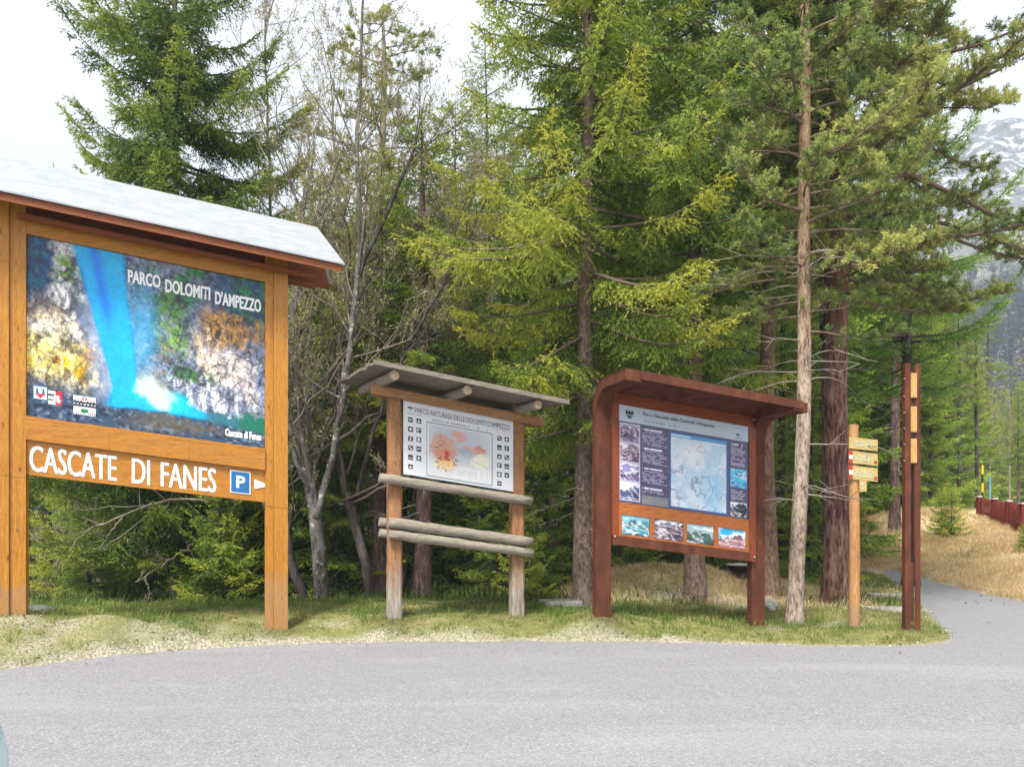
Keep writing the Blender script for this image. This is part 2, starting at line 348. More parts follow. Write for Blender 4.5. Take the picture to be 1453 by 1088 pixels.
def build_grass():
    rng = np.random.default_rng(5)
    gm = foliage('grass_blades', [(0, (.10, .155, .028)), (.35, (.20, .26, .05)), (.58, (.34, .33, .11)), (.78, (.52, .42, .22)), (1, (.66, .55, .34))], .25, 0)
    # short turf of the verge
    N = 520000
    x = rng.uniform(-9, 8.8, N); y = 7.6+rng.uniform(0, 1, N)**1.2*12.5
    sd = road_sd(x, y)
    keep = (sd > -.12) & (rng.random(N) > np.clip(gravel_w(x, y, sd)*1.15, 0, 1)) & (rng.random(N) > forest_w(x, y)*.8) & (rng.random(N) > bank_w(x, y)*.2)
    keep &= (sd > 0) | (rng.random(N) < .18)
    tuft = sm(.42, .68, fbm(x*5.5, y*5.5, 72, 3)); keep &= rng.random(N) < (.45+.35*fbm(x*2, y*2, 71)+.5*tuft)
    x, y, sd, tuft = x[keep], y[keep], sd[keep], tuft[keep]; n = len(x)
    dry = np.clip(fbm(x*.8, y*1.1, 40)*1.5-.50+rng.normal(0, .16, n)+bank_w(x, y)*.4-.12*sm(-3.5, 0, x)*sm(4, 1, x), 0, 1)
    L = (.022+.05*rng.random(n)**2)*(1+.5*(fbm(x*3, y*3, 44)-.5))*(1+.4*sm(.3, 1.5, sd))*(.65+.95*tuft)
    tag(blades('verge_grass', x, y, ground_z(x, y), L, rng.uniform(.004, .008, n), dry, .55, 6, gm), kind='stuff')
    # long straw of the bank and the mound
    N = 210000
    gs = foliage('straw_blades', [(0, (.16, .19, .05)), (.4, (.40, .34, .14)), (.7, (.66, .52, .28)), (1, (.84, .70, .44))], .3, 0)
    x = np.concatenate([rng.uniform(6.5, 16, N), rng.uniform(.8, 5.8, 26000)]); y = np.concatenate([rng.uniform(12, 28, N), rng.uniform(12.1, 15.5, 26000)])
    sd = road_sd(x, y); bw = bank_w(x, y); w = rng.random(len(x)) < bw*(.2+1.0*sm(.35, .65, fbm(x*1.7, y*1.7, 51)))
    w &= (sd > .02) & (gravel_w(x, y, sd)*.8 < rng.random(len(x)))
    x, y, sd = x[w], y[w], sd[w]; n = len(x)
    t = np.clip(.84+rng.normal(0, .11, n)-.35*sm(.66, .76, fbm(x*.9, y*.9, 61)), 0, 1)
    mound = (y < 15.6) & (x < 6)
    L = rng.uniform(.07, .24, n)*np.where(mound, .6, 1)*(.6+.8*fbm(x*2.5, y*2.5, 52))
    tag(blades('dry_grass', x, y, ground_z(x, y), L, rng.uniform(.007, .013, n), t, .7, 7, gs, droop=(np.where(mound, -.1, -.35), np.where(mound, -.2, -.75))), kind='stuff')
    # loose stones
    N = 26000
    x = rng.uniform(-8.5, 6.5, N); y = rng.uniform(7.6, 13.4, N); sd = road_sd(x, y)
    w = (sd > -.18) & (rng.random(N) < gravel_w(x, y, sd)*.62)
    x, y = x[w], y[w]; n = len(x); z = ground_z(x, y)
    r = .005+.020*rng.random(n)**4.0
    base = np.array([(1, 0, 0), (-.5, .87, 0), (-.5, -.87, 0), (.3, .1, .75), (-.45, .2, .6), (0, 0, -.6)])
    T = np.array([(0, 1, 3), (1, 4, 3), (1, 2, 4), (2, 3, 4), (2, 0, 3), (1, 0, 5), (2, 1, 5), (0, 2, 5)])
    a = rng.uniform(0, 6.28, n); c, s = np.cos(a), np.sin(a)
    B = base[None]*rng.uniform(.6, 1.4, (n, 6, 1))*r[:, None, None]
    V = np.stack([B[..., 0]*c[:, None]-B[..., 1]*s[:, None]+x[:, None], B[..., 0]*s[:, None]+B[..., 1]*c[:, None]+y[:, None], B[..., 2]*.8+z[:, None]+r[:, None]*.25], -1)
    Fq = (np.arange(n)[:, None, None]*6+T[None]).reshape(-1, 3)
    g = NT('loose_stone', .9, .15)
    g.color(g.ramp(g.attr('tint').outputs['Fac'], [(0, (.16, .14, .12)), (.5, (.42, .39, .34)), (1, (.62, .59, .53))]))
    tag(link('gravel', mesh_np('gravel', V.reshape(-1, 3), Fq, 3, tint=np.repeat(rng.random(n), 6)), g.m), kind='stuff')
    # fallen twigs, cones and old leaves
    N = 5200
    x = rng.uniform(-8, 8.5, N); y = 7.9+rng.uniform(0, 8, N); sd = road_sd(x, y); w = (sd > -.9) & (rng.random(N) < np.where(sd < 0, .035, .25+.75*fbm(x*1.1, y*1.1, 85))); x, y, sd = x[w], y[w], sd[w]; n = len(x); z = np.maximum(ground_z(x, y), np.where(sd < 0, 0.002, -9))
    W = Wood()
    for i in range(n):
        a_ = rng.uniform(0, 6.28); cone = rng.random() < .22; l = rng.uniform(.025, .05) if cone else rng.uniform(.03, .16); q = rng.normal(0, .25)
        P = np.array([(x[i], y[i], z[i]+.012), (x[i]+math.cos(a_)*l*.5, y[i]+math.sin(a_)*l*.5, z[i]+.016+abs(q)*.02), (x[i]+math.cos(a_+q)*l, y[i]+math.sin(a_+q)*l, z[i]+.012)]); W.tube(P, np.array([.004, .013, .004]) if cone else np.array([.003, .0028, .002]), 5 if cone else 3, tint=rng.random())
    lt = NT('litter_brown', .9, .1); lt.color(lt.ramp(lt.attr('tint').outputs['Fac'], [(0, (.07, .045, .025)), (.6, (.2, .13, .07)), (1, (.33, .26, .17))])); tag(link('fallen_litter', W.mesh('litter'), lt.m), kind='stuff')
    # forest floor herbs and fallen twigs
    N = 60000
    x = rng.uniform(-13, 7, N); y = rng.uniform(11.6, 24, N)
    w = rng.random(N) < forest_w(x, y)*(.3+fbm(x*1.2, y*1.2, 81))*(1-bank_w(x, y))*(y > 11.9)
    x, y = x[w], y[w]; n = len(x)
    um = foliage('undergrowth_leaf', [(0, (.03, .06, .012)), (.5, (.07, .11, .02)), (1, (.17, .17, .05))], .3, 0)
    tag(blades('undergrowth', x, y, ground_z(x, y), rng.uniform(.08, .34, n), rng.uniform(.01, .03, n), np.clip(rng.random(n), 0, 1), .8, 9, um), kind='stuff')
# ================================================================== trees
class Wood:
    """collects tapered tubes into one mesh"""
    def __init__(s): s.V = []; s.F = []; s.n = 0; s.T = []
    def tube(s, P, r, sides=5, rough=0.0, rng=None, tint=0.0):
        P = np.asarray(P, float); r = np.broadcast_to(np.asarray(r, float), (len(P),))
        T = np.gradient(P, axis=0); T /= np.linalg.norm(T, axis=1)[:, None]+1e-9
        ref = np.array([1., 0, 0]) if abs(T[0][2]) > .8 else np.array([0, 0, 1.])
        A = np.cross(T, ref); A /= np.linalg.norm(A, axis=1)[:, None]+1e-9
        B = np.cross(T, A)
        th = np.arange(sides)*2*np.pi/sides
        rr = r[:, None]*np.ones(sides)[None]
        if rough and rng is not None: rr = rr*(1+rng.normal(0, rough, rr.shape))
        V = P[:, None, :]+rr[..., None]*(np.cos(th)[None, :, None]*A[:, None, :]+np.sin(th)[None, :, None]*B[:, None, :])
        m = len(P); i = np.arange(m-1)[:, None]*sides; j = np.arange(sides)[None]; jn = (j+1) % sides
        Fq = np.stack([i+j, i+jn, i+sides+jn, i+sides+j], -1).reshape(-1, 4)+s.n
        s.V.append(V.reshape(-1, 3)); s.F.append(Fq); s.n += m*sides; s.T.append(np.full(m*sides, tint))
    def mesh(s, name): return mesh_np(name, np.concatenate(s.V), np.concatenate(s.F), 4, tint=np.concatenate(s.T), smooth=True)

class Leaves:
    """collects needle sprays: narrow diamond shaped blades set along shoots"""
    def __init__(s, seed): s.rng = np.random.default_rng(seed); s.Vs = []; s.Ts = []
    def blades(s, b, d, L, W, tint):
        n = len(b); rng = s.rng
        q = np.cross(d, rng.normal(0, 1, (n, 3))); q /= np.linalg.norm(q, axis=1)[:, None]+1e-9
        L = np.broadcast_to(L, (n,))[:, None]; W = np.broadcast_to(W, (n,))[:, None]
        m = b+d*L*.42
        s.Vs.append(np.stack([b, m+q*W*.5, b+d*L, m-q*W*.5], 1).astype(np.float32)); s.Ts.append(np.broadcast_to(tint, (n,)).astype(np.float32))
    def shoots(s, P, D, L, step, bl, bw, spread, tint, tj=.09):
        """along each shoot P->P+D*L needles stand every `step` on all sides"""
        k = np.maximum(2, (L/step).astype(int)); idx = np.repeat(np.arange(len(P)), k); n = len(idx); rng = s.rng
        off = np.concatenate([[0], np.cumsum(k)[:-1]]); j = np.arange(n)-off[idx]
        f = (j+rng.random(n))/k[idx]
        p = P[idx]+D[idx]*(L[idx]*f)[:, None]
        d = D[idx]+rng.normal(0, 1, (n, 3))*spread; d /= np.linalg.norm(d, axis=1)[:, None]
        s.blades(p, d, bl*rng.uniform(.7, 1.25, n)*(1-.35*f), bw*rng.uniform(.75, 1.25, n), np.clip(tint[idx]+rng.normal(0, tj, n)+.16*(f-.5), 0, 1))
    def mesh(s, name):
        V = np.concatenate(s.Vs).reshape(-1, 3); n = len(V)//4
        return mesh_np(name, V, np.arange(n*4).reshape(-1, 4), 4, tint=np.repeat(np.concatenate(s.Ts), 4))

def unit(v): return v/(np.linalg.norm(v, axis=-1, keepdims=True)+1e-9)

def trunk_path(H, wob, rng, lean=(0, 0), m=40):
    z = np.linspace(-.25, H, m); ph = rng.uniform(0, 6, 4)
    x = wob*(np.sin(z*.5+ph[0])+.5*np.sin(z*1.3+ph[1]))+lean[0]*z; y = wob*(np.sin(z*.45+ph[2])+.5*np.sin(z*1.1+ph[3]))+lean[1]*z
    x -= np.interp(0, z, x); y -= np.interp(0, z, y)
    return np.stack([x, y, z], -1)

def spruce(seed, H, r0, cb, Rm, per_m=14.0, droop=.5, ang=(-.3, .5), lean=(0, 0), up_tip=.25, bl=.078, bw=.019, step=.021, dens=1.0, gap=.25, base_t=.4, tip_t=.75, power=.75, dead=10, ztop=None, hang=.5, wob=.03, shoot_step=.05, low=.55):
    rng = np.random.default_rng(seed); W = Wood(); Lf = Leaves(seed+1)
    tp = trunk_path(H, wob, rng, lean, 48)
    rad = r0*np.clip(1-tp[:, 2]/H, .02, 1)**.8+r0*.35*np.exp(-np.clip(tp[:, 2], 0, 9)/.25)
    W.tube(tp, rad, 16, .02, rng)
    ztop = ztop or H
    zs = []; z = cb
    while z < min(H-.1, ztop):
        zs.append(z); z += rng.exponential(1/per_m)*.6+.4/per_m
    az = rng.uniform(0, 6.28)
    for z in zs:
        az += 2.4+rng.normal(0, .5)
        t = (z-cb)/(H-cb)
        prof = (low+(1-low)*sm(0, .22, t))*(1-t)**power
        L = Rm*prof*rng.uniform(.62, 1.12)+.08
        if rng.random() < gap*.35: L *= .45
        e = ang[0]+(ang[1]-ang[0])*t+rng.normal(0, .1)
        s = np.linspace(0, 1, 7)
        o = np.array([np.interp(z, tp[:, 2], tp[:, 0]), np.interp(z, tp[:, 2], tp[:, 1]), z])
        bend = rng.normal(0, .1)
        zz = L*(np.tan(e)*s-droop*.35*s**1.6*(1-t)+up_tip*s**3.2)
        aa = az+bend*s
        P = o+np.stack([np.cos(aa)*L*s*.97, np.sin(aa)*L*s*.97, zz], -1)
        W.tube(P, (.006+.011*L)*(1-.85*s), 4, tint=.3)
        n = max(5, int(L/shoot_step*dens))
        u = np.sort(rng.uniform(.12 if L > 1 else .05, 1, n)); u[-1] = 1.0
        pp = np.stack([np.interp(u, s, P[:, k]) for k in range(3)], -1)
        tg = unit(np.stack([np.interp(u, s, np.gradient(P[:, k])) for k in range(3)], -1))
        side = unit(np.cross(tg, np.array([0, 0, 1.])))
        sg = np.where(np.arange(n) % 2, 1., -1.)[:, None]
        dn = np.zeros((n, 3)); dn[:, 2] = -(hang*rng.uniform(.1, 1.5, n)*(1.15-u))
        D = unit(tg*.65+side*sg*rng.uniform(.5, 1.1, (n, 1))*(1.12-u[:, None]*.75)+dn+rng.normal(0, .12, (n, 3)))
        l = (.10+.42*L**.8*(1-u)*u**.35*rng.uniform(.6, 1.35, n)+.08*rng.random(n))
        l = np.minimum(l, .7)
        bt = np.clip(rng.normal(0, .12), -.3, .3)
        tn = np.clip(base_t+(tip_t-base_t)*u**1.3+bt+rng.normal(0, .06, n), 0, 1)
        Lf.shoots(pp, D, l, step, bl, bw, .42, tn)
        # side twigs of the long shoots
        w = l > .17
        if w.any():
            k = 3; P2 = np.repeat(pp[w], k, 0); D2 = np.repeat(D[w], k, 0); l2 = np.repeat(l[w], k); f = np.tile((np.arange(k)+.6)/(k+.3), w.sum())
            q = P2+D2*(l2*f)[:, None]; sd2 = unit(np.cross(D2, np.array([0, 0, 1.])))*np.where(np.arange(len(q)) % 2, 1., -1.)[:, None]
            dd = np.zeros_like(q); dd[:, 2] = -hang*rng.uniform(.2, 1.3, len(q))
            D3 = unit(D2*.7+sd2*.75+dd+rng.normal(0, .15, q.shape))
            Lf.shoots(q, D3, np.clip(l2*(.55-.25*f), .06, .3), step, bl, bw, .42, np.clip(np.repeat(tn[w], k)+.05, 0, 1))
        Lf.shoots(P[-2:-1], unit(P[-1:]-P[-2:-1]), np.array([L/6+.06]), step*.6, bl, bw, .4, np.array([tip_t]))
        if L > .7:                                         # the needles along the limb itself
            a, b = P[2:-1], P[3:]; Lf.shoots(a, unit(b-a), np.linalg.norm(b-a, axis=1), step*1.3, bl, bw, .5, np.full(len(a), np.clip(base_t+bt, 0, 1)))
    for k in range(dead):                                   # bare snags under the crown
        z = rng.uniform(max(.9, cb*.3), cb+.8); a = rng.uniform(0, 6.28); L = rng.uniform(.25, .9); s = np.linspace(0, 1, 5)
        o = np.array([np.interp(z, tp[:, 2], tp[:, 0]), np.interp(z, tp[:, 2], tp[:, 1]), z])
        P = o+np.stack([np.cos(a+.3*s)*L*s, np.sin(a+.3*s)*L*s, -.25*L*s+rng.normal(0, .1)*L*s**2], -1)
        W.tube(P, .012*(1-.8*s), 4, tint=1.)
        for q in range(3):
            j = rng.integers(2, 5); v = P[j]; Q = v+np.linspace(0, 1, 3)[:, None]*np.array([math.cos(a+rng.normal(0, .9)), math.sin(a+rng.normal(0, .9)), rng.normal(-.3, .3)])*L*.35
            W.tube(Q, np.array([.005, .004, .002]), 3, tint=1.)
    return W.mesh('trunk'), Lf.mesh('crown')

def pine(seed, H, r0, cb, Rm, per_m=9.0, lean=(0, 0), bl=.085, bw=.013, tufts=19, up_a=.25, base_t=.45, power=.6, dead=16, rtop=.45, bias=None, wob=.04, nee=26, clump=.28, low=.55, taper=.85):
    rng = np.random.default_rng(seed); W = Wood(); Lf = Leaves(seed+1)
    tp = trunk_path(H, wob, rng, lean, 48)
    rad = r0*(rtop+(1-rtop)*np.clip(1-tp[:, 2]/H, 0, 1)**taper)*np.clip((H-tp[:, 2])/1.5, .05, 1)+r0*.3*np.exp(-np.clip(tp[:, 2], 0, 9)/.3)
    W.tube(tp, rad, 16, .025, rng)
    at = lambda z: np.array([np.interp(z, tp[:, 2], tp[:, 0]), np.interp(z, tp[:, 2], tp[:, 1]), z])
    z = cb; az = rng.uniform(0, 6.28)
    while z < H-.05:
        t = (z-cb)/(H-cb); az += 2.4+rng.normal(0, .6)
        L = Rm*(low+(1-low)*sm(0, .25, t))*(1-t*.92)**power*rng.uniform(.5, 1.15)
        if bias is not None: L *= 1+bias[1]*math.cos(az-bias[0])
        L = max(L, .2); s = np.linspace(0, 1, 8)
        e = up_a*(.2+t)+rng.normal(0, .14); cv = rng.normal(0, .35)
        wig = np.sin(s*5+rng.uniform(0, 6))*.05*L*s
        P = at(z)+np.stack([np.cos(az+cv*s)*L*s, np.sin(az+cv*s)*L*s, L*(np.tan(e)*s-.30*s**2+.22*s**3.5)+wig], -1)
        W.tube(P, (.007+.011*L)*(1-.82*s), 5, tint=.7)
        n = max(3, int(L*tufts)); u = np.clip(rng.beta(1.7, 1.0, n), .14, 1); u[0] = 1
        pp = np.stack([np.interp(u, s, P[:, k]) for k in range(3)], -1)
        tg = unit(np.stack([np.interp(u, s, np.gradient(P[:, k])) for k in range(3)], -1))
        sd = rng.normal(0, 1, (n, 3))*np.array([1, 1, .6])
        D = unit(tg*.8+sd*.7+np.array([0, 0, .28])); l = rng.uniform(.08, clump, n)*(1.2-.5*u)*min(1.2, .5+L*.6)
        bt = rng.normal(0, .09)
        for i in range(0, n):
            Q = pp[i]+D[i]*l[i]*np.array([0, .5, 1])[:, None]; Q[1:, 2] += np.array([-.01, .03])
            W.tube(Q, np.array([.006, .005, .003]), 3, tint=.7)
        tip = pp+D*l[:, None]; tip[:, 2] += .03
        # every twig ends in two or three bottle brushes
        for rep in range(3):
            dj = unit(D+rng.normal(0, .45, D.shape)+np.array([0, 0, .25])); st = tip-(0 if rep == 0 else 1)*D*l[:, None]*rng.uniform(.1, .6, (n, 1))
            tn = np.clip(base_t+bt+rng.normal(0, .1, n), 0, 1)
            Lf.shoots(st, dj, np.full(n, .085)*rng.uniform(.7, 1.3, n), .085/nee, bl*.88, bw, .95, tn, .07)
        z += rng.exponential(1/per_m)*.6+.4/per_m
    for k in range(dead):
        z = rng.uniform(max(1.2, cb*.35), cb+1.6); a = rng.uniform(0, 6.28); L = rng.uniform(.4, 1.25); s = np.linspace(0, 1, 7)
        P = at(z)+np.stack([np.cos(a+.4*s)*L*s, np.sin(a+.4*s)*L*s, L*(.15*s-.3*s**2)+np.sin(s*6+k)*.025*L], -1)
        W.tube(P, .011*(1-.75*s), 4, tint=1.)
        for q in range(4):
            j = rng.integers(2, 7); aa = a+rng.normal(0, .8); Q = P[j]+np.linspace(0, 1, 4)[:, None]*np.array([math.cos(aa), math.sin(aa), rng.normal(0, .4)])*L*.3
            W.tube(Q, np.array([.006, .004, .003, .002]), 3, tint=1.)
    return W.mesh('trunk'), Lf.mesh('crown')

def bare_tree(seed, stems, buds=True, depth=4, bl=.03, kids=(5, 8)):
    """leafless tree: stems = list of (path points, r0); twigs carry small pale buds"""
    rng = np.random.default_rng(seed); W = Wood(); Lf = Leaves(seed+1)
    def grow(P, r, lev):
        m = len(P); s = np.linspace(0, 1, m)
        W.tube(P, r*(1-.72*s), 12 if lev == 0 else (5 if lev == 1 else 3), .03 if lev == 0 else 0, rng, tint=lev/4)
        Lp = np.linalg.norm(np.diff(P, axis=0), axis=1).sum()
        if lev >= depth: 
            if buds:
                n = max(2, int(Lp/.05)); u = rng.random(n)
                pp = np.stack([np.interp(u, s, P[:, k]) for k in range(3)], -1)
                d = unit(P[-1]-P[0]+rng.normal(0, .5, (n, 3))*Lp); Lf.blades(pp, d, bl*rng.uniform(.8, 1.9, n), .016, rng.random(n))
            return
        n = rng.integers(*kids) if lev else int(Lp*3.3)
        for k in range(n):
            u = rng.uniform(.3 if lev == 0 else .15, 1)
            o = np.array([np.interp(u, s, P[:, q]) for q in range(3)]); tg = np.array([np.interp(u, s, np.gradient(P[:, q])) for q in range(3)]); tg = tg/np.linalg.norm(tg)
            d = unit(tg*.75+rng.normal(0, .55, 3)+np.array([0, 0, .22]))
            l = Lp*(.42 if lev == 0 else .5)*rng.uniform(.45, 1.1)*(1.15-.6*u)
            if lev == 0: l = min(l, 1.9)
            l = max(l, .1)
            mm = 7 if lev < 2 else 4; ss = np.linspace(0, 1, mm)[:, None]
            Q = o+d*l*ss+np.array([0, 0, .12])*l*ss**2+rng.normal(0, .035*l, (mm, 3))*ss
            grow(Q, r*(1-.72*u)*.5*rng.uniform(.7, 1.1)+.0012, lev+1)
    for P, r in stems:
        P = np.asarray(P, float); t = np.linspace(0, 1, len(P)); tt = np.linspace(0, 1, 22)
        Q = np.stack([np.interp(tt, t, P[:, k]) for k in range(3)], -1)
        Q = np.concatenate([Q[:1], (Q[:-2]+2*Q[1:-1]+Q[2:])/4, Q[-1:]]); Q[1:-1] += rng.normal(0, .014, (20, 3))
        grow(Q, r, 0)
    return W.mesh('trunk'), (Lf.mesh('buds') if Lf.Vs else None)

def place(name, tm, cm, barkm, leafm, px=None, d=None, label='', group=None, rz=0.0, sc=1.0, xy=None, cat='tree', crown='crown', dz=-.05, z=None):
    x, y = xy if xy else (gx(px, d), d)
    r = empty(name, (x, y, (gz(x, y) if z is None else z)+dz), rz); r.scale = (sc, sc, sc)
    tag(r, label, cat, group)
    link('trunk', tm, barkm, r)
    if cm: link(crown, cm, leafm, r)
    return r
# ================================================================== boards
CAM = np.array([0, 0, EYE])
class Board:
    """frame of a board: u runs along it, v up, w out towards the road. The boards follow the fall of the verge: u drops with it."""
    def __init__(s, name, label, cat, L, dL, Rr, dR, base):
        A = unproj(L[0], L[1], dL); B = unproj(Rr[0], Rr[1], dR)
        h = B-A; ln = math.hypot(h[0], h[1]); s.ux, s.uy = h[0]/ln, h[1]/ln; s.sl = h[2]/ln
        s.n = np.array([s.uy, -s.ux, 0])
        s.A = A; P = s.ray(base[0], base[1], 0); s.O = P
        s.root = empty(name, P, math.atan2(s.uy, s.ux)); tag(s.root, label, cat)
    def ray(s, px, py, w):
        d = np.array([(px-CX)/F, 1, (HY-py)/F]); t = np.dot(s.A+w*s.n-CAM, s.n)/np.dot(d, s.n); return CAM+d*t
    def uv(s, px, py, w=0.0):
        p = s.ray(px, py, w)-s.O; u = p[0]*s.ux+p[1]*s.uy
        return u, p[2]-s.sl*u
    def P(s, u, w, v): return (u, -w, v+s.sl*u)
    def box(s, bm, u0, u1, w0, w1, v0, v1, cut=None):
        c = [(u0, w0, v0), (u1, w0, v0), (u1, w1, v0), (u0, w1, v0), (u0, w0, v1), (u1, w0, v1), (u1, w1, v1), (u0, w1, v1)]
        vs = [bm.verts.new(s.P(*q)) for q in c]
        for f in ((0, 3, 2, 1), (4, 5, 6, 7), (0, 1, 5, 4), (1, 2, 6, 5), (2, 3, 7, 6), (3, 0, 4, 7)): bm.faces.new([vs[i] for i in f])
    def part(s, name, mat, boxes, parent=None, bevel=.006):
        bm = bmesh.new()
        for b in boxes: s.box(bm, *b)
        return from_bm(name, bm, mat, parent or s.root, bevel)
    def prism(s, name, mat, poly, u0, u1, parent=None, bevel=0.004, skew=0.0):
        """poly in (w, v), swept along u"""
        bm = bmesh.new(); n = len(poly)
        a = [bm.verts.new(s.P(u0+skew*w, w, v)) for w, v in poly]; b = [bm.verts.new(s.P(u1+skew*w, w, v)) for w, v in poly]
        bm.faces.new(a); bm.faces.new(b[::-1])
        for i in range(n): bm.faces.new([a[i], b[i], b[(i+1) % n], a[(i+1) % n]])
        return from_bm(name, bm, mat, parent or s.root, bevel)
    def log(s, name, mat, a, b, r, parent=None, seed=0, sides=16, wob=.006, level=True):
        rng = random.Random(seed); bm = bmesh.new(); rings = []; m = 14
        a = Vector(s.P(*a)); b = Vector(s.P(*b)); t = (b-a).normalized(); x = t.cross(Vector((0, 0, 1)) if abs(t.z) < .8 else Vector((1, 0, 0))).normalized(); y = t.cross(x)
        for i in range(m):
            f = i/(m-1); c = a.lerp(b, f)+x*wob*rng.uniform(-1, 1)+y*wob*rng.uniform(-1, 1); rr = r*(1+.04*rng.uniform(-1, 1))
            if i in (0, m-1): rr *= .93
            rings.append([bm.verts.new(c+(x*math.cos(k*2*math.pi/sides)+y*math.sin(k*2*math.pi/sides))*rr*(1+.02*rng.uniform(-1, 1))) for k in range(sides)])
        for p, q in zip(rings, rings[1:]):
            for k in range(sides): bm.faces.new([p[k], p[(k+1) % sides], q[(k+1) % sides], q[k]])
        bm.faces.new(rings[0][::-1]); bm.faces.new(rings[-1])
        o = from_bm(name, bm, mat, parent or s.root)
        for p in o.data.polygons: p.use_smooth = len(p.vertices) == 4
        return o
    def text(s, name, txt, mat, u0, u1, v0, v1, w, bold=.0, parent=None, extr=0.0, fit=True):
        """lettering fitted to a box on the board"""
        cu = bpy.data.curves.new('lettering', 'FONT'); cu.body = txt; cu.offset = bold; cu.extrude = 0; cu.resolution_u = 3
        ob = bpy.data.objects.new('lettering', cu); COL.objects.link(ob)
        dg = bpy.context.evaluated_depsgraph_get(); me = bpy.data.meshes.new_from_object(ob.evaluated_get(dg)); me.name = 'lettering'
        bpy.data.objects.remove(ob); bpy.data.curves.remove(cu)
        n = len(me.vertices); c = np.empty(n*3); me.vertices.foreach_get('co', c); c = c.reshape(-1, 3)
        x0, x1 = c[:, 0].min(), c[:, 0].max(); y0, y1 = c[:, 1].min(), c[:, 1].max()
        if not fit: y0, y1 = min(y0, 0), max(y1, .7)
        u = u0+(c[:, 0]-x0)/(x1-x0)*(u1-u0); v = v0+(c[:, 1]-y0)/(y1-y0)*(v1-v0)
        V = np.stack([u, np.full(n, -w), v+s.sl*u], -1); me.vertices.foreach_set('co', V.ravel()); 
        if extr:
            bm = bmesh.new(); bm.from_mesh(me); r = bmesh.ops.extrude_face_region(bm, geom=bm.faces[:])
            bmesh.ops.translate(bm, vec=(0, -extr, 0), verts=[q for q in r['geom'] if isinstance(q, bmesh.types.BMVert)])
            bmesh.ops.recalc_face_normals(bm, faces=bm.faces); bm.to_mesh(me); bm.free()
        me.update()
        return link(name, me, mat, parent or s.root)
    def print_(s, name, mat, fn, u0, u1, v0, v1, w, nu, nv, parent=None, thick=.012):
        """a printed sheet: the colours belong to the print"""
        g = (np.arange(nu+1)/nu); h = (np.arange(nv+1)/nv); U, Vv = np.meshgrid(g, h)
        col = fn(U, 1-Vv)
        u = u0+U*(u1-u0); v = v0+Vv*(v1-v0)
        V = np.stack([u, np.full(u.shape, -w), v+s.sl*u], -1).reshape(-1, 3); nx = nu+1
        i = np.arange(nv)[:, None]*nx+np.arange(nu)[None]; Fq = np.stack([i, i+1, i+nx+1, i+nx], -1).reshape(-1, 4)
        # back and edges of the sheet
        k = len(V); back = np.array([s.P(a, w-thick, b) for a, b in ((u0, v0), (u1, v0), (u1, v1), (u0, v1))]); V = np.concatenate([V, back])
        c4 = [0, nu, nv*nx+nu, nv*nx]; q = [[k+1, k, k+3, k+2]]+[[c4[(j+1) % 4], c4[j], k+j, k+(j+1) % 4] for j in range(4)]
        col = np.concatenate([col.reshape(-1, 3), np.full((4, 3), .5)])
        return link(name, mesh_np(name, V, np.concatenate([Fq, np.array(q)]), 4, col=np.clip(col, 0, 1)), mat, parent or s.root)

def mixc(a, b, m): return a*(1-m[..., None])+np.asarray(b)*m[..., None] if not isinstance(b, np.ndarray) or b.ndim == 1 else a*(1-m[..., None])+b*m[..., None]
L_ = lambda r, g, b: lin((r, g, b))
def blob(u, v, cu, cv, ru, rv, soft=.5): return 1-sm(1-soft, 1+soft, np.sqrt(((u-cu)/ru)**2+((v-cv)/rv)**2))
def band(x, a, b, e): return sm(a-e, a+e, x)*(1-sm(b-e, b+e, x))

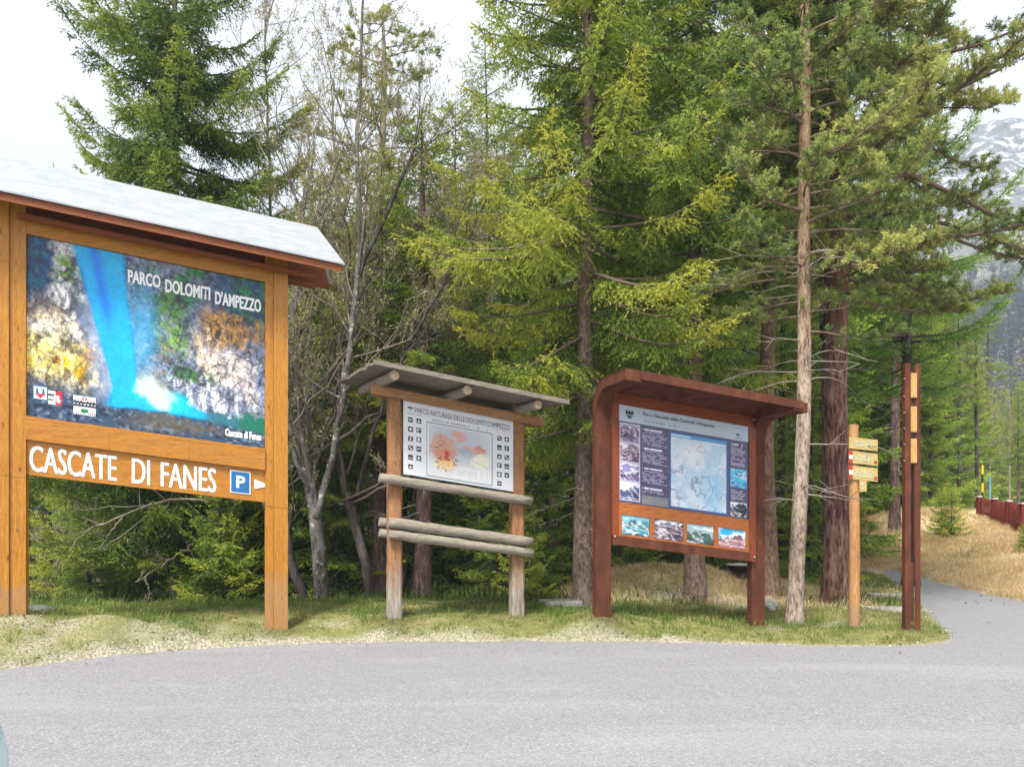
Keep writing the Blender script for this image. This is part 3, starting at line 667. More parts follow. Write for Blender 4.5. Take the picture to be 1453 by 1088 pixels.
def art_falls(u, v):
    wu = u+(fbm(u*7, v*7, 1)-.5)*.09+(fbm(u*34, v*26, 51, 3)-.5)*.07; wv = v+(fbm(u*7, v*7, 2)-.5)*.09+(fbm(u*34, v*26, 52, 3)-.5)*.07
    n = fbm(u*16, v*12, 3, 5); n2 = fbm(u*45, v*34, 4, 3); rg = 1-np.abs(2*fbm(u*11+v*3, v*9, 5, 5)-1); st = fbm(u*50, v*9, 6, 4)
    c = np.zeros(u.shape+(3,))+L_(72, 84, 104)
    c = mixc(c, L_(128, 132, 140), sm(.45, .75, rg*.7+n2*.4))
    # right hand wall
    c = mixc(c, L_(40, 62, 92), sm(.62, .9, wu)*(1-sm(.28, .5, wv)))
    c = mixc(c, L_(52, 98, 62), band(wu, .48, .72, .05)*(1-sm(.18, .3, wv))*sm(.4, .6, n))
    c = mixc(c, L_(38, 96, 62), sm(.78, .9, wu)*(1-sm(.22, .42, wv))*sm(.3, .6, n2))
    c = mixc(c, L_(168, 128, 78), blob(wu, wv, .83, .33, .13, .11, .35)*(.55+.5*n2)); c = mixc(c, L_(96, 72, 52), blob(u, v, .83, .33, .125, .10, .1)*sm(.62, .7, fbm(u*30, v*26, 9)))
    c = mixc(c, L_(200, 178, 150), band(wu, .68, .80, .03)*band(wv, .36, .60, .05)*sm(.4, .6, st))
    c = mixc(c, L_(228, 208, 188), sm(.02, .12, (wv-.47)-np.abs(wu-.83)*.2+.1)*band(wu, .72, .95, .04)*band(wv, .45, .75, .04)*(.35+.75*st))
    c = mixc(c, L_(150, 150, 158), band(wu, .57, .88, .05)*band(wv, .66, .82, .03)); c = mixc(c, L_(226, 222, 218), band(wu, .60, .93, .04)*band(wv, .64, .83, .03)*sm(.42, .66, st))
    c = mixc(c, L_(84, 118, 62), blob(wu, wv, .56, .30, .07, .22, .5)*sm(.3, .55, n)); c = mixc(c, L_(112, 138, 80), blob(wu, wv, .60, .44, .07, .13, .5)*sm(.35, .6, n2))
    c = mixc(c, L_(80, 122, 64), band(wu, .58, .78, .04)*band(wv, .60, .68, .02)*sm(.35, .55, n2+.1)); c = mixc(c, L_(140, 120, 104), blob(wu, wv, .535, .57, .08, .10, .5)*sm(.4, .6, n2)*.8)
    # left hand cliff
    left = 1-sm(.16, .25, wu+.10*np.sin(v*6)*0+.12*(.4-v)*0-.10*sm(.3, .8, v))
    cl = np.zeros(u.shape+(3,))+L_(110, 112, 118)
    cl = mixc(cl, L_(206, 200, 190), sm(.42, .68, rg*.6+st*.5)); cl = mixc(cl, L_(66, 62, 66), sm(.55, .7, fbm(u*22, v*10, 15)))
    cl = mixc(cl, L_(32, 62, 92), (1-sm(.08, .14, wu))*(1-sm(.30, .42, wv))); cl = mixc(cl, L_(40, 84, 92), (1-sm(.05, .14, wu))*(1-sm(.3, .42, wv))*sm(.5, .62, n2))
    cl = mixc(cl, L_(112, 138, 78), blob(wu, wv, .16, .14, .05, .09)*sm(.35, .55, n2))
    cl = mixc(cl, L_(112, 100, 90), blob(wu, wv, .07, .38, .06, .09, .3)); cl = mixc(cl, L_(232, 216, 186), blob(wu, wv, .14, .52, .13, .12, .5)*sm(.3, .6, st+.1))
    y = band(wv, .55, .79, .05); cl = mixc(cl, L_(232, 202, 112), y*(.55+.6*(n2-.3))); cl = mixc(cl, L_(196, 140, 44), y*sm(.52, .68, n)); cl = mixc(cl, L_(252, 240, 200), y*sm(.6, .75, st)*.8)
    cl = mixc(cl, L_(92, 92, 92), sm(.76, .84, wv)); cl = mixc(cl, L_(58, 66, 74), sm(.80, .9, wv)*sm(.35, .6, n2))
    c = mixc(c, cl, np.clip(left, 0, 1))
    rd = 1-np.abs(2*fbm(u*26+fbm(u*9, v*9, 61)*3, v*20, 62, 4)-1); sr = fbm(u*70+v*12, v*16, 63, 4)
    c = c*(.42+.95*np.clip(rd*.65+sr*.55, 0, 1.2))[..., None]; c = mixc(c, L_(44, 50, 66), sm(.52, .72, fbm(u*42+v*9, v*15, 64, 5))*.7); c = mixc(c, L_(236, 232, 226), sm(.66, .78, fbm(u*44+v*20, v*24, 65, 4))*sm(.3, .5, v)*.3)
    hgt = fbm(u*13+fbm(u*5, v*5, 71)*1.5, v*11, 72, 6)*.7+(1-np.abs(2*fbm(u*8, v*12, 73, 5)-1))*.3
    gu = np.gradient(hgt, axis=1)*u.shape[1]; gv = np.gradient(hgt, axis=0)*u.shape[0]; c = c*np.clip(1+.055*gu+.04*gv, .4, 1.55)[..., None]*np.array([.93, 1.0, 1.12])
    for sd_, fr in ((81, 9), (82, 17), (83, 30)): c = mixc(c, L_(26, 28, 36), (np.abs(fbm(u*fr, v*fr*.7, sd_, 4)-.5) < .012)*.7)
    # spray, fall and pool
    mist = band(u, .17+.12*v, .34+.06*v, .06)*sm(.15, .45, v)*(1-sm(.80, .9, v)); c = mixc(c, L_(160, 176, 200), mist*.6)
    c = mixc(c, L_(120, 186, 226), blob(u, v, .46, .42, .06, .25, .7)*.6)
    cx = .283+.145*np.minimum(v, .8); hw = .102-.048*np.minimum(v/.7, 1); e = np.abs(u-cx)/hw
    fall = (1-sm(.75, 1.15, e+(fbm(u*30, v*4, 22)-.5)*.2))*(1-sm(.86, .92, v)); fc = np.zeros(u.shape+(3,))+L_(16, 176, 240)
    fc = mixc(fc, L_(8, 138, 222), band(u-cx, -.035, .0, .02)*(1-sm(.3, .5, v))); fc = mixc(fc, L_(64, 184, 240), sm(.0, .7, (u-cx)/hw)*.6*(.5+fbm(u*40, v*3, 23)))
    c = mixc(c, fc, fall)
    pool = (1-sm(.75, 1.1, np.sqrt(((u-.53)/.22)**2+((v-.86+.22*(u-.45)*0)/.065)**2))); c = mixc(c, L_(8, 178, 232), np.maximum(pool, blob(u, v, .41, .84, .08, .10, .3)))
    c = mixc(c, L_(60, 205, 230), blob(u, v, .60, .80, .06, .05, .6)*.8); c = mixc(c, L_(226, 238, 226), np.clip(blob(wu, wv, .49, .75, .055, .09, .8)+blob(wu, wv, .55, .82, .05, .05, .8)*.8, 0, 1)*.9)
    c = mixc(c, L_(70, 108, 120), sm(.70, .78, u)*band(wv, .82, .90, .02)); c = mixc(c, L_(46, 104, 88), sm(.84, .9, u)*band(wv, .80, .91, .02))
    # rubble in front
    line = .885+.035*np.cos((u-.5)*3.2)*-1+.02+(fbm(u*25, v*0, 28)-.5)*.02
    rb = sm(-.012, .012, v-line+.055*sm(.3, .05, u)-.015*sm(.6, 1, u)); rc = np.zeros(u.shape+(3,))+L_(62, 76, 96)
    rc = mixc(rc, L_(118, 130, 146), sm(.55, .7, fbm(u*60, v*60, 31, 3))); rc = mixc(rc, L_(30, 38, 56), sm(.55, .68, fbm(u*55, v*70, 34, 3))); rc = mixc(rc, L_(104, 98, 82), blob(wu, wv, .62, .93, .2, .04)*.6)
    c = mixc(c, rc, rb)
    g = lin((np.clip(128+(n2-.5)*60, 0, 255),)*3) if False else 1
    lum = c.mean(-1, keepdims=True); c = np.clip(lum+(c-lum)*1.5, 0, .9)
    return c*(.70+.34*fbm(u*90, v*66, 44, 2))[..., None]

def photo(seed, sky, rock, dark, tint=(1, 1, 1), h0=.45):
    def f(u, v):
        r = h0+(fbm(u*3, u*0, seed)-.5)*.7; n = fbm(u*3+v*2, v*5, seed+1, 4); rg = 1-np.abs(2*fbm(u*3-v*2, v*4, seed+2, 3)-1)
        c = np.zeros(u.shape+(3,))+L_(*sky); c = mixc(c, L_(240, 242, 246), sm(.5, .7, fbm(u*3, v*5, seed+3))*.8)
        m = sm(-.02, .03, v-r+(fbm(u*12, u*0, seed+9)-.5)*.2); b = np.zeros(u.shape+(3,))+L_(*rock); b = mixc(b, L_(*dark), sm(.35, .7, n)); b = mixc(b, L_(222, 220, 226), sm(.86, .96, rg)*.7)
        return mixc(c, b, m)
    return f

def art_map2(u, v):
    """the white board: frame line, painted relief map, pictograms"""
    c = np.zeros(u.shape+(3,))+L_(206, 209, 214)
    m0, m1, t0, t1 = .205, .80, .235, .965
    fr = ((u > m0) & (u < m1) & (v > t0) & (v < t1)); c[fr] = L_(206, 210, 214)
    ln = (((np.abs(u-m0) < .004) | (np.abs(u-m1) < .004)) & (v > t0) & (v < t1)) | (((np.abs(v-t0) < .006) | (np.abs(v-t1) < .006)) & (u > m0) & (u < m1)); c[ln] = L_(120, 130, 136)
    a, b = (u-m0)/(m1-m0), (v-t0)/(t1-t0); w1 = a+(fbm(u*14, v*12, 1)-.5)*.16; w2 = b+(fbm(u*14, v*12, 2)-.5)*.16; n = fbm(u*40, v*34, 3, 3)
    q = np.zeros(u.shape+(3,))+L_(204, 206, 206); q = mixc(q, L_(172, 178, 188), blob(w1, w2, .45, .30, .5, .36, .6)); q = mixc(q, L_(150, 162, 176), band(w1, .45, .9, .05)*band(w2, .36, .46, .04))
    q = mixc(q, L_(192, 134, 96), blob(w1, w2, .25, .45, .19, .26, .3)*(.5+.8*(n-.2))); q = mixc(q, L_(200, 122, 96), blob(w1, w2, .27, .55, .15, .10, .4)*.8); q = mixc(q, L_(186, 56, 44), blob(w1, w2, .30, .57, .055, .06, .3)); q = mixc(q, L_(226, 190, 130), blob(w1, w2, .27, .73, .15, .10, .4)*.9)
    q = mixc(q, L_(120, 88, 66), sm(.62, .72, n)*blob(w1, w2, .27, .6, .2, .3, .3)*.8); q = mixc(q, L_(200, 150, 136), blob(w1, w2, .50, .17, .09, .09, .4)); q = mixc(q, L_(186, 110, 98), blob(w1, w2, .80, .34, .09, .06, .4)); q = mixc(q, L_(206, 154, 130), blob(w1, w2, .66, .36, .18, .05, .5)*.7)
    q = mixc(q, L_(218, 220, 200), blob(w1, w2, .82, .56, .16, .16, .3)); q = mixc(q, L_(150, 150, 140), (np.abs(w2-.47-.45*(w1-.5)) < .012)*1.0*band(a, .5, .95, .02)*.6); q = mixc(q, L_(214, 216, 216), band(a, .42, .97, .02)*band(b, .74, .95, .02)*.8); q = mixc(q, L_(172, 174, 178), band(a, .45, .94, .01)*band(b, .76, .93, .01)*(np.sin(b*150) > .2)*sm(.4, .5, fbm(u*60, v*4, 7))*.7)
    ins = fr & (a > .03) & (a < .97) & (b > .03) & (b < .97); c[ins] = q[ins]
    def pic(cu, cv, k):
        du, dv = (u-cu)/.021, (v-cv)/.034; inside = np.maximum(np.abs(du), np.abs(dv)) < 1; c[inside] = L_(52, 54, 58)
        g = [np.abs(dv) < .22, (du**2+dv**2) < .3, (np.abs(du) < .25) & (np.abs(dv) < .7), np.abs(du-dv) < .35, (np.abs(dv-.3) < .2) & (np.abs(du) < .7), (dv > np.abs(du)*1.4-.5) & (dv < .5), (np.abs(du+.3) < .2) | (np.abs(dv+.3) < .16), (np.abs(du) < .5) & (dv > -.6)][k % 8]
        c[inside & g & (np.maximum(np.abs(du), np.abs(dv)) < .75)] = L_(205, 208, 212)
    for r in range(6):
        pic(.062, .25+r*.127, r); pic(.868, .28+r*.127, r+3)
        if r < 5: pic(.134, .245+r*.127, r+5); pic(.937, .275+r*.127, r+1)
    w = (np.abs(v-.195) < .014) & (sm(.45, .55, fbm(u*46, u*0, 12, 2)) > .5) & (u > .22) & (u < .76); c[w] = L_(158, 162, 168)
    w = (np.abs(v-.165) < .008) & (sm(.4, .5, fbm(u*60, u*0, 14, 2)) > .5) & ((u < .16) & (u > .03) | (u > .84) & (u < .97)); c[w] = L_(168, 172, 178)
    e = (u < .008) | (u > .992) | (v < .011) | (v > .989); c[e] = L_(196, 200, 204)
    return c
def art_emblem(u, v):
    """park emblem: battlement of peaks over water"""
    c = np.zeros(u.shape+(3,))+L_(238, 240, 240)
    top = .30-.10*(np.abs((u*7) % 1-.5) < .25)*(np.abs(u-.5) > .12); c[(v > top) & (v < .58)] = L_(20, 30, 48)
    c[(v > .40) & (v < .46) & (np.sin(u*40) > -.2)] = L_(238, 240, 240); c[(v < .30) & (((u-.5)/.12)**2+((v-.13)/.11)**2 < 1)] = L_(200, 60, 64); c[(v < .22) & (((u-.5)/.05)**2+((v-.12)/.05)**2 < 1)] = L_(238, 240, 240)
    c[((u-.5)/.2)**2+((v-.78)/.11)**2 < 1] = L_(34, 120, 70); c[(v > .64) & (v < .69)] = L_(130, 140, 150); c[(v > .86) & (np.sin(u*60) > .3)] = L_(110, 120, 130)
    return c
def art_crest1(u, v):
    c = np.zeros(u.shape+(3,))+L_(226, 232, 236)
    for cx in (.26, .74): c[(v > .18) & (v < .72) & (np.abs(u-cx) < .06+.16*(v-.18))] = L_(44, 96, 150)
    c[(v > .62) & (v < .95) & (np.abs(u-.5) < .34*(1-(v-.62)/.4))] = L_(196, 34, 46); c[(v < .1)] = L_(60, 110, 150); return c
def art_crest2(u, v):
    c = np.zeros(u.shape+(3,))+L_(228, 232, 230); c[u > .5] = L_(198, 40, 56); c[(u > .5) & (np.abs(v-.45) < .12) & (u < .8)] = L_(228, 232, 230); c[(u < .45) & (np.abs(v-.3) < .08)] = L_(40, 60, 70); c[(u < .4) & (np.abs(v-.66) < .07)] = L_(60, 100, 70); c[((u-.75)**2+(v-.7)**2) < .02] = L_(240, 240, 240); return c

def art_info(u, v):
    """the blue-violet panel with its map: rows of print, photographs, relief map"""
    c = np.zeros(u.shape+(3,))+L_(74, 70, 104)
    hd = v < .165; c[hd] = L_(176, 192, 208)
    w = (np.abs(v-.125) < .012) & (u > .19) & (u < .46) & (fbm(u*70, u*0, 3, 2) > .45); c[w] = L_(140, 158, 178)
    w = (np.abs(v-.105) < .012) & (u > .90) & (u < .93); c[w] = L_(90, 100, 120); w = (np.abs(v-.14) < .008) & (u > .89) & (u < .95); c[w] = L_(120, 135, 155)
    def put(f, u0, u1, v0, v1):
        m = (u >= u0) & (u <= u1) & (v >= v0) & (v <= v1); c[m] = f((u[m]-u0)/(u1-u0), (v[m]-v0)/(v1-v0))
    P = [photo(3, (140, 140, 180), (124, 104, 140), (58, 48, 88), h0=.2), photo(7, (170, 150, 176), (150, 120, 148), (76, 60, 92), h0=.12), photo(11, (146, 138, 184), (118, 100, 146), (70, 62, 104), h0=.5), photo(15, (200, 206, 232), (86, 92, 136), (40, 44, 84), h0=.35)]
    for k in range(4):
        put(lambda a, b: np.zeros(a.shape+(3,))+L_(206, 204, 222), .008, .158, .19+k*.2-.008, .19+k*.2+.188); put(P[k], .012, .154, .19+k*.2, .19+k*.2+.18)
    def rows(u0, u1, v0, v1, head):
        m = (u > u0) & (u < u1) & (v > v0) & (v < v1); t = (v-v0)/.0175; on = m & ((t % 1) < .5) & (fbm(u*50, np.floor(t)*7.3, 5, 2) > .36) & (u < u1-.03*vnoise(np.floor(t)*3.1, t*0, 8)); c[on] = L_(168, 164, 190)
        if head: h = (u > u0) & (u < u0+(u1-u0)*.8) & (np.abs(v-v0+.022) < .009) & (fbm(u*60, v*0, 9, 2) > .35); c[h] = L_(220, 220, 236)
    for v0, v1 in ((.235, .38), (.435, .575), (.64, .775)): rows(.175, .365, v0, v1, True)
    put(lambda a, b: np.zeros(a.shape+(3,))+L_(122, 124, 130)*(.7+.6*fbm(a*9, b*6, 4))[..., None], .175, .37, .90, .99); rows(.175, .365, .845, .88, True)
    rows(.86, .98, .235, .45, True); rows(.86, .98, .70, .82, False)
    put(photo(21, (60, 176, 216), (70, 190, 224), (20, 130, 190), h0=.1), .855, .985, .475, .675); put(photo(25, (226, 230, 236), (60, 66, 92), (20, 24, 46), h0=.15), .855, .985, .835, .99)
    def mp(a, b):
        n = fbm(a*6, b*8, 41, 5); k = np.zeros(a.shape+(3,))+L_(176, 204, 226); k = mixc(k, L_(206, 220, 232), sm(.4, .6, n)); k = mixc(k, L_(222, 224, 232), blob(a, b, .35, .22, .22, .12, .8)*.8)
        rg = np.abs(fbm(a*5+b*1.5, b*3, 44, 4)-.5); k = mixc(k, L_(128, 140, 166), (rg < .022)*sm(.2, .5, b)*.8); k = mixc(k, L_(196, 160, 176), (np.abs(fbm(a*4, b*6, 47, 3)-.52) < .012)*.7); k = mixc(k, L_(120, 190, 226), blob(a, b, .75, .7, .2, .3, .8)*.5); k = mixc(k, L_(150, 170, 196), (np.abs(fbm(a*9, b*11, 49, 3)-.5) < .014)*.5)
        k[(b < .05)] = L_(70, 150, 205); k[(b < .035) & (a < .35) & (b > .018)] = L_(225, 232, 240); return k
    put(lambda a, b: np.zeros(a.shape+(3,))+L_(50, 88, 150), .378, .838, .185, .985); put(mp, .392, .824, .20, .97)
    return c

def build_boards():
    # ---------------------------------------------------------------- the tall golden board on the left
    wx = wood('varnished_larch_rail', (.26, .09, .008), (.42, .165, .013), (.54, .24, .026), 'x', .42, .45); wz = wood('varnished_larch_post', (.26, .095, .008), (.43, .175, .013), (.55, .255, .026), 'z', .42, .45)
    wd = wood('brown_stained_board', (.13, .032, .008), (.22, .058, .012), (.30, .088, .018), 'x', .5, .4)
    b = Board('park_entrance_board', 'tall golden wooden entrance board under a white metal roof with a big waterfall picture', 'sign', (36, 333), 8.95, (379, 402), 9.79, (20, 868))
    u0 = b.uv(15, 600)[0]; ui = b.uv(38, 600)[0]; uj = b.uv(376, 600)[0]; uk = b.uv(388, 600)[0]; ul = b.uv(408, 600)[0]; ua = b.uv(-12, 600)[0]
    vt0 = b.uv(15, 290)[1]; vr = b.uv(390, 366)[1]; vbR = b.uv(390, 892)[1]; seam = b.uv(20, 676)[1]; seamr = b.uv(395, 720)[1]
    # the front face of the print is w = 0; timbers stand a little proud of it
    b.part('post', wz, [(ua, u0-.002, -.13, .07, -.25, seam-.004), (u0, ui, -.10, .045, -.25, seam-.004), (ua, u0-.002, -.13, .07, seam, vr), (u0, ui, -.10, .045, seam, vr)], bevel=.008)
    b.part('post', wz, [(uk+.002, ul, -.13, .07, vbR-.15, seamr-.004), (uj, uk, -.10, .035, vbR-.15, seamr-.004), (uk+.002, ul, -.13, .07, seamr, vr), (uj, uk, -.10, .035, seamr, vr)], bevel=.008)
    pl, pr = b.uv(36, 400)[0], b.uv(379.5, 420)[0]; pt = b.uv(36, 333)[1]; pb = b.uv(36, 590)[1]
    ht = pt-pb; s = ht/257.0                          # metres per photograph pixel at the left edge
    b.part('top_rail', wx, [(ui+.001, uj-.001, -.06, .04, pt+.004, pt+27*s)], bevel=.006)
    b.part('frame_moulding', wx, [(ui+.001, uj-.001, .005, .05, pb-.035, pb), (ui+.001, pl+.012, .005, .03, pb+.001, pt+.003), (pr-.01, uj-.001, .005, .03, pb+.001, pt+.003)], bevel=.004)
    m0 = ui+(uj-ui)*.33; m1 = ui+(uj-ui)*.665
    b.part('middle_rail', wx, [(ui+.001, m0-.002, -.06, .055, pb-.26, pb-.037), (m0, m1-.002, -.06, .055, pb-.26, pb-.037), (m1, uj-.001, -.06, .055, pb-.26, pb-.037)], bevel=.006)
    nb1, nb0 = pb-.262, pb-83*s
    nm = b.part('name_board', wx, [(ui+.001, uj-.001, -.05, .012, nb0, nb1)], bevel=.005)
    white = plain('white_sign_paint', (.74, .74, .73), .45, .4, noise=.04)
    def ubox(x0, yt0, x1, yb0, w=.0): return b.uv(x0, yt0, w)[0], b.uv(x1, yb0, w)[0]
    tx0, tx1 = b.uv(42, 650, .015)[0], b.uv(307, 680, .015)[0]; tv1 = b.uv(42, 631, .015)[1]; tv0 = b.uv(42, 668, .015)[1]
    words = [('CASCATE', 41.5, 166), ('DI', 187, 213), ('FANES', 228, 307)]
    for k, (t, x0, x1) in enumerate(words):
        for sh in range(3): b.text('lettering', t, white, b.uv(x0, 660, .015)[0]+.006*sh, b.uv(x1, 670, .015)[0]-.012+.006*sh, tv0, tv1, .0155+.0003*sh, .0, nm)
    blue = plain('parking_blue', (.012, .13, .33), .4, .4, noise=.05)
    q0, q1 = b.uv(326.5, 680, .02)[0], b.uv(355.5, 690, .02)[0]; qv1 = b.uv(341, 668, .02)[1]; qv0 = b.uv(341, 700, .02)[1]
    pk = b.part('parking_plate', white, [(q0, q1, .013, .022, qv0, qv1)], nm, .002); e = .012
    b.part('blue_field', blue, [(q0+e, q1-e, .0222, .0245, qv0+e, qv1-e)], pk, 0)
    b.text('lettering', 'P', white, q0+(q1-q0)*.30, q0+(q1-q0)*.74, qv0+(qv1-qv0)*.24, qv0+(qv1-qv0)*.78, .027, .03, pk)
    bm = bmesh.new(); a0, av1 = b.uv(361, 679.5, .02); _, av0 = b.uv(361, 693.5, .02); a1 = b.uv(383, 688, .02)[0]
    f = [bm.verts.new(b.P(x, w, v)) for w in (.013, .02) for x, v in ((a0, av0), (a1, (av0+av1)/2), (a0, av1))]
    for q in ((0, 2, 1), (3, 4, 5), (0, 1, 4, 3), (1, 2, 5, 4), (2, 0, 3, 5)): bm.faces.new([f[i] for i in q])
    from_bm('arrow', bm, white, nm)
    pic = b.print_('picture_panel', printed('waterfall_print', .3, .45), art_falls, pl, pr, pb, pt, 0, 300, 210)
    U = lambda t: pl+(pr-pl)*t
    VV = lambda t: pt-(pt-pb)*t
    inkw = plain('print_white', (.85, .86, .87), .4, .3, noise=.02)
    for sh in (0, .0035): b.text('lettering', 'PARCO', inkw, U(.402)+sh, U(.535)+sh, VV(.155), VV(.08), .003+sh*.1, .024, pic); b.text('lettering', 'DOLOMITI', inkw, U(.556)+sh, U(.746)+sh, VV(.17), VV(.093), .003+sh*.1, .024, pic); b.text('lettering', "D'AMPEZZO", inkw, U(.768)+sh, U(.970)+sh, VV(.185), VV(.105), .003+sh*.1, .024, pic)
    b.text('lettering', 'Cascate di Fanes', inkw, U(.812), U(.972), VV(.955), VV(.91), .003, .035, pic)
    em = printed('print_emblem', .35, .4)
    b.print_('crest', em, art_crest1, U(.032), U(.082), VV(.895), VV(.82), .003, 24, 24, pic, .002); b.print_('crest', em, art_crest2, U(.087), U(.14), VV(.915), VV(.84), .003, 24, 24, pic, .002); b.print_('emblem', em, art_emblem, U(.185), U(.272), VV(.95), VV(.845), .003, 40, 36, pic, .002)
    # roof: white sheet on brown boards, falling forward and back from the ridge
    wf = .50; ue, ve = b.uv(489, 375, wf); ul0, vl0 = b.uv(20, 278.5, wf); ur_, vrid = b.uv(450, 326, 0.0); vridl = b.uv(0, 222, 0)[1]
    ve = (ve+vl0)/2; vrid = (vrid+vridl)/2; uL = ua-.55
    def roofsheet(name, mat, th0, th1, inset):
        bm = bmesh.new()
        def P(u, w, v): return bm.verts.new(b.P(u, w, v))
        R_ = [[], []]
        for side, (w, vv, uu) in enumerate(((wf-inset, ve, ue-inset), (-.012, vrid, ur_-inset*1.2), (-wf*.8, ve-.0, ue-.05-inset))):
            R_[0].append((P(uL, w, vv+th0), P(uL, w, vv+th1))); R_[1].append((P(uu, w, vv+th0), P(uu, w, vv+th1)))
        a, c = R_
        for i in range(2):
            bm.faces.new([a[i][1], a[i+1][1], c[i+1][1], c[i][1]]); bm.faces.new([a[i][0], c[i][0], c[i+1][0], a[i+1][0]])
            bm.faces.new([a[i][0], a[i+1][0], a[i+1][1], a[i][1]]); bm.faces.new([c[i][0], c[i][1], c[i+1][1], c[i+1][0]])
        bm.faces.new([a[0][0], a[0][1], c[0][1], c[0][0]]); bm.faces.new([a[2][0], c[2][0], c[2][1], a[2][1]])
        return from_bm(name, bm, mat, b.root)
    t = NT('weathered_white_metal', .45, .5); n = t.noise(t.coord((1, 1, 1)), 5, 5); n2 = t.noise(t.coord((1, 8, 8)), 2.5, 4)
    t.color(t.mix(t.ramp(n, [(.52, 0.0), (.62, .35)]), t.ramp(n2, [(.3, (.25, .265, .28)), (.7, (.33, .34, .355))]), (.17, .25, .28))); t.bump(n, .1, .01)
    rf = roofsheet('roof', t.m, .008, .026, 0.0)
    rb = roofsheet('roof_boarding', wd, -.075, .006, .03)
    bv0, bv1 = b.uv(37, 296, .2)[1], ve-.085
    for q in ((ui-.05, ue-.30, .12, .20), (ua-.4, ue-.27, -.30, -.22)): b.part('roof_beam', wd, [q+(min(bv0, bv1-.05), bv1)], bevel=.006)
    for uq in (ua-.02, uk-.02): b.part('roof_bracket', wd, [(uq, uq+.09, -.3, .36, ve-.078-.10, ve-.0785)] if False else [(uq+.01, uq+.10, -.34, .115, vr+.003, vr+.07)], bevel=.004)

    # ---------------------------------------------------------------- the weathered board in the middle
    ox = wood('weathered_log', (.12, .10, .08), (.27, .235, .19), (.40, .355, .29), 'x', .85, .15); oz = wood('orange_weathered_post', (.13, .05, .018), (.31, .15, .065), (.43, .25, .13), 'z', .8, .2, grey='low')
    oa = wood('orange_weathered_rail', (.19, .085, .032), (.34, .175, .08), (.45, .27, .14), 'x', .8, .2); op = wood('grey_roof_plank', (.10, .09, .072), (.21, .185, .15), (.32, .29, .235), 'x', .85, .15)
    end = NT('sawn_log_end', .8, .2); vv = end.coord(); end.color(end.ramp(end.noise(vv, 20, 4), [(.3, (.32, .24, .15)), (.7, (.55, .44, .30))]))
    c = Board('park_map_board', 'weathered log-framed board with white park map under a small plank roof', 'sign', (572, 568), 10.05, (727, 598), 10.05*105.5/100.5, (560, 868))
    U = lambda x, w=0.0: c.uv(x, 640, w)[0]
    V = lambda x, y, w=0.0: c.uv(x, y, w)[1]
    hp = .085
    for x0, x1, yb, yt in ((551, 570.5, 870, 556), (726.5, 744, 879, 573)):
        bm = bmesh.new(); rng = random.Random(int(x0)); um = (U(x0)+U(x1))/2; hw = (U(x1)-U(x0))/2; vb, vt = V(x0, yb)-.15, V(x0, yt); rings = []
        for i in range(26):
            f = i/25; k = 16
            ring = []
            for j in range(k):
                a = j*2*math.pi/k+math.pi/k; r = hw/max(abs(math.cos(a)), abs(math.sin(a)), .80)*(1.03-.05*f)
                ring.append(bm.verts.new(c.P(um+r*math.cos(a)+.004*rng.uniform(-1, 1), -.05+r*math.sin(a)+.004*rng.uniform(-1, 1), vb+(vt-vb)*f)))
            rings.append(ring)
        for p, q in zip(rings, rings[1:]):
            for j in range(k): bm.faces.new([p[j], p[(j+1) % k], q[(j+1) % k], q[j]])
        bm.faces.new(rings[0]); bm.faces.new(rings[-1]); from_bm('post', bm, oz, c.root)
    pm = c.print_('map_panel', printed('map_print', .4, .35), art_map2, U(571.5), U(727), V(572, 672.5), V(572, 568), .035, 330, 200, None, .02)
    pl, pr, pt, pb = U(571.5), U(727), V(572, 568), V(572, 672.5); inkd = plain('print_dark_ink', (.045, .055, .06), .5, .3, noise=.02)
    c.text('lettering', 'PARCO NATURALE DELLE DOLOMITI D\'AMPEZZO', inkd, pl+(pr-pl)*.10, pl+(pr-pl)*.965, pt-(pt-pb)*.14, pt-(pt-pb)*.065, .038, .0, pm)
    c.print_('emblem', em, art_emblem, pl+(pr-pl)*.035, pl+(pr-pl)*.085, pt-(pt-pb)*.135, pt-(pt-pb)*.05, .038, 30, 30, pm, .002)
    c.part('top_rail', oa, [(c.uv(527, 555, .07)[0], c.uv(771, 595, .07)[0], .045, .105, c.uv(560, 564.5, .07)[1], c.uv(560, 552, .07)[1])], bevel=.015)
    c.part('back_rail', oa, [(c.uv(532, 555, 0)[0], c.uv(765, 595, 0)[0], -.21, -.14, c.uv(560, 565, 0)[1], c.uv(560, 553, 0)[1])], bevel=.015)
    for k, (x0, x1, y0, y1, w) in enumerate(((538, 754, 672.5, 686.5, .085), (551, 755, 733.5, 748.5, .075), (551, 755, 750.5, 764.5, .085))):
        v0, v1 = c.uv(552, y1, w)[1], c.uv(552, y0, w)[1]; r = (v1-v0)/2
        c.log('rail', ox, (c.uv(x0, 700, w)[0], w+.01, (v0+v1)/2), (c.uv(x1, 700, w)[0], w+.01, (v0+v1)/2), r, None, k)
        if k: c.log('rail', ox, (c.uv(538, 700, -.2)[0], -.19, (v0+v1)/2+.0), (c.uv(752, 700, -.2)[0], -.19, (v0+v1)/2), r*.95, None, 7+k)
    pegs = plain('rail_bolt', (.12, .11, .10), .5, .4)
    wfr, wbk = .62, -.72
    uf0, vf0 = c.uv(532, 513, wfr); uf1, vf1 = c.uv(805, 575, wfr); vf = (vf0+vf1)/2; ub0, vb0 = c.uv(481, 544, wbk); vbk = vb0; ub1 = ub0+(uf1-uf0)*.97
    bm = bmesh.new(); npl = 9
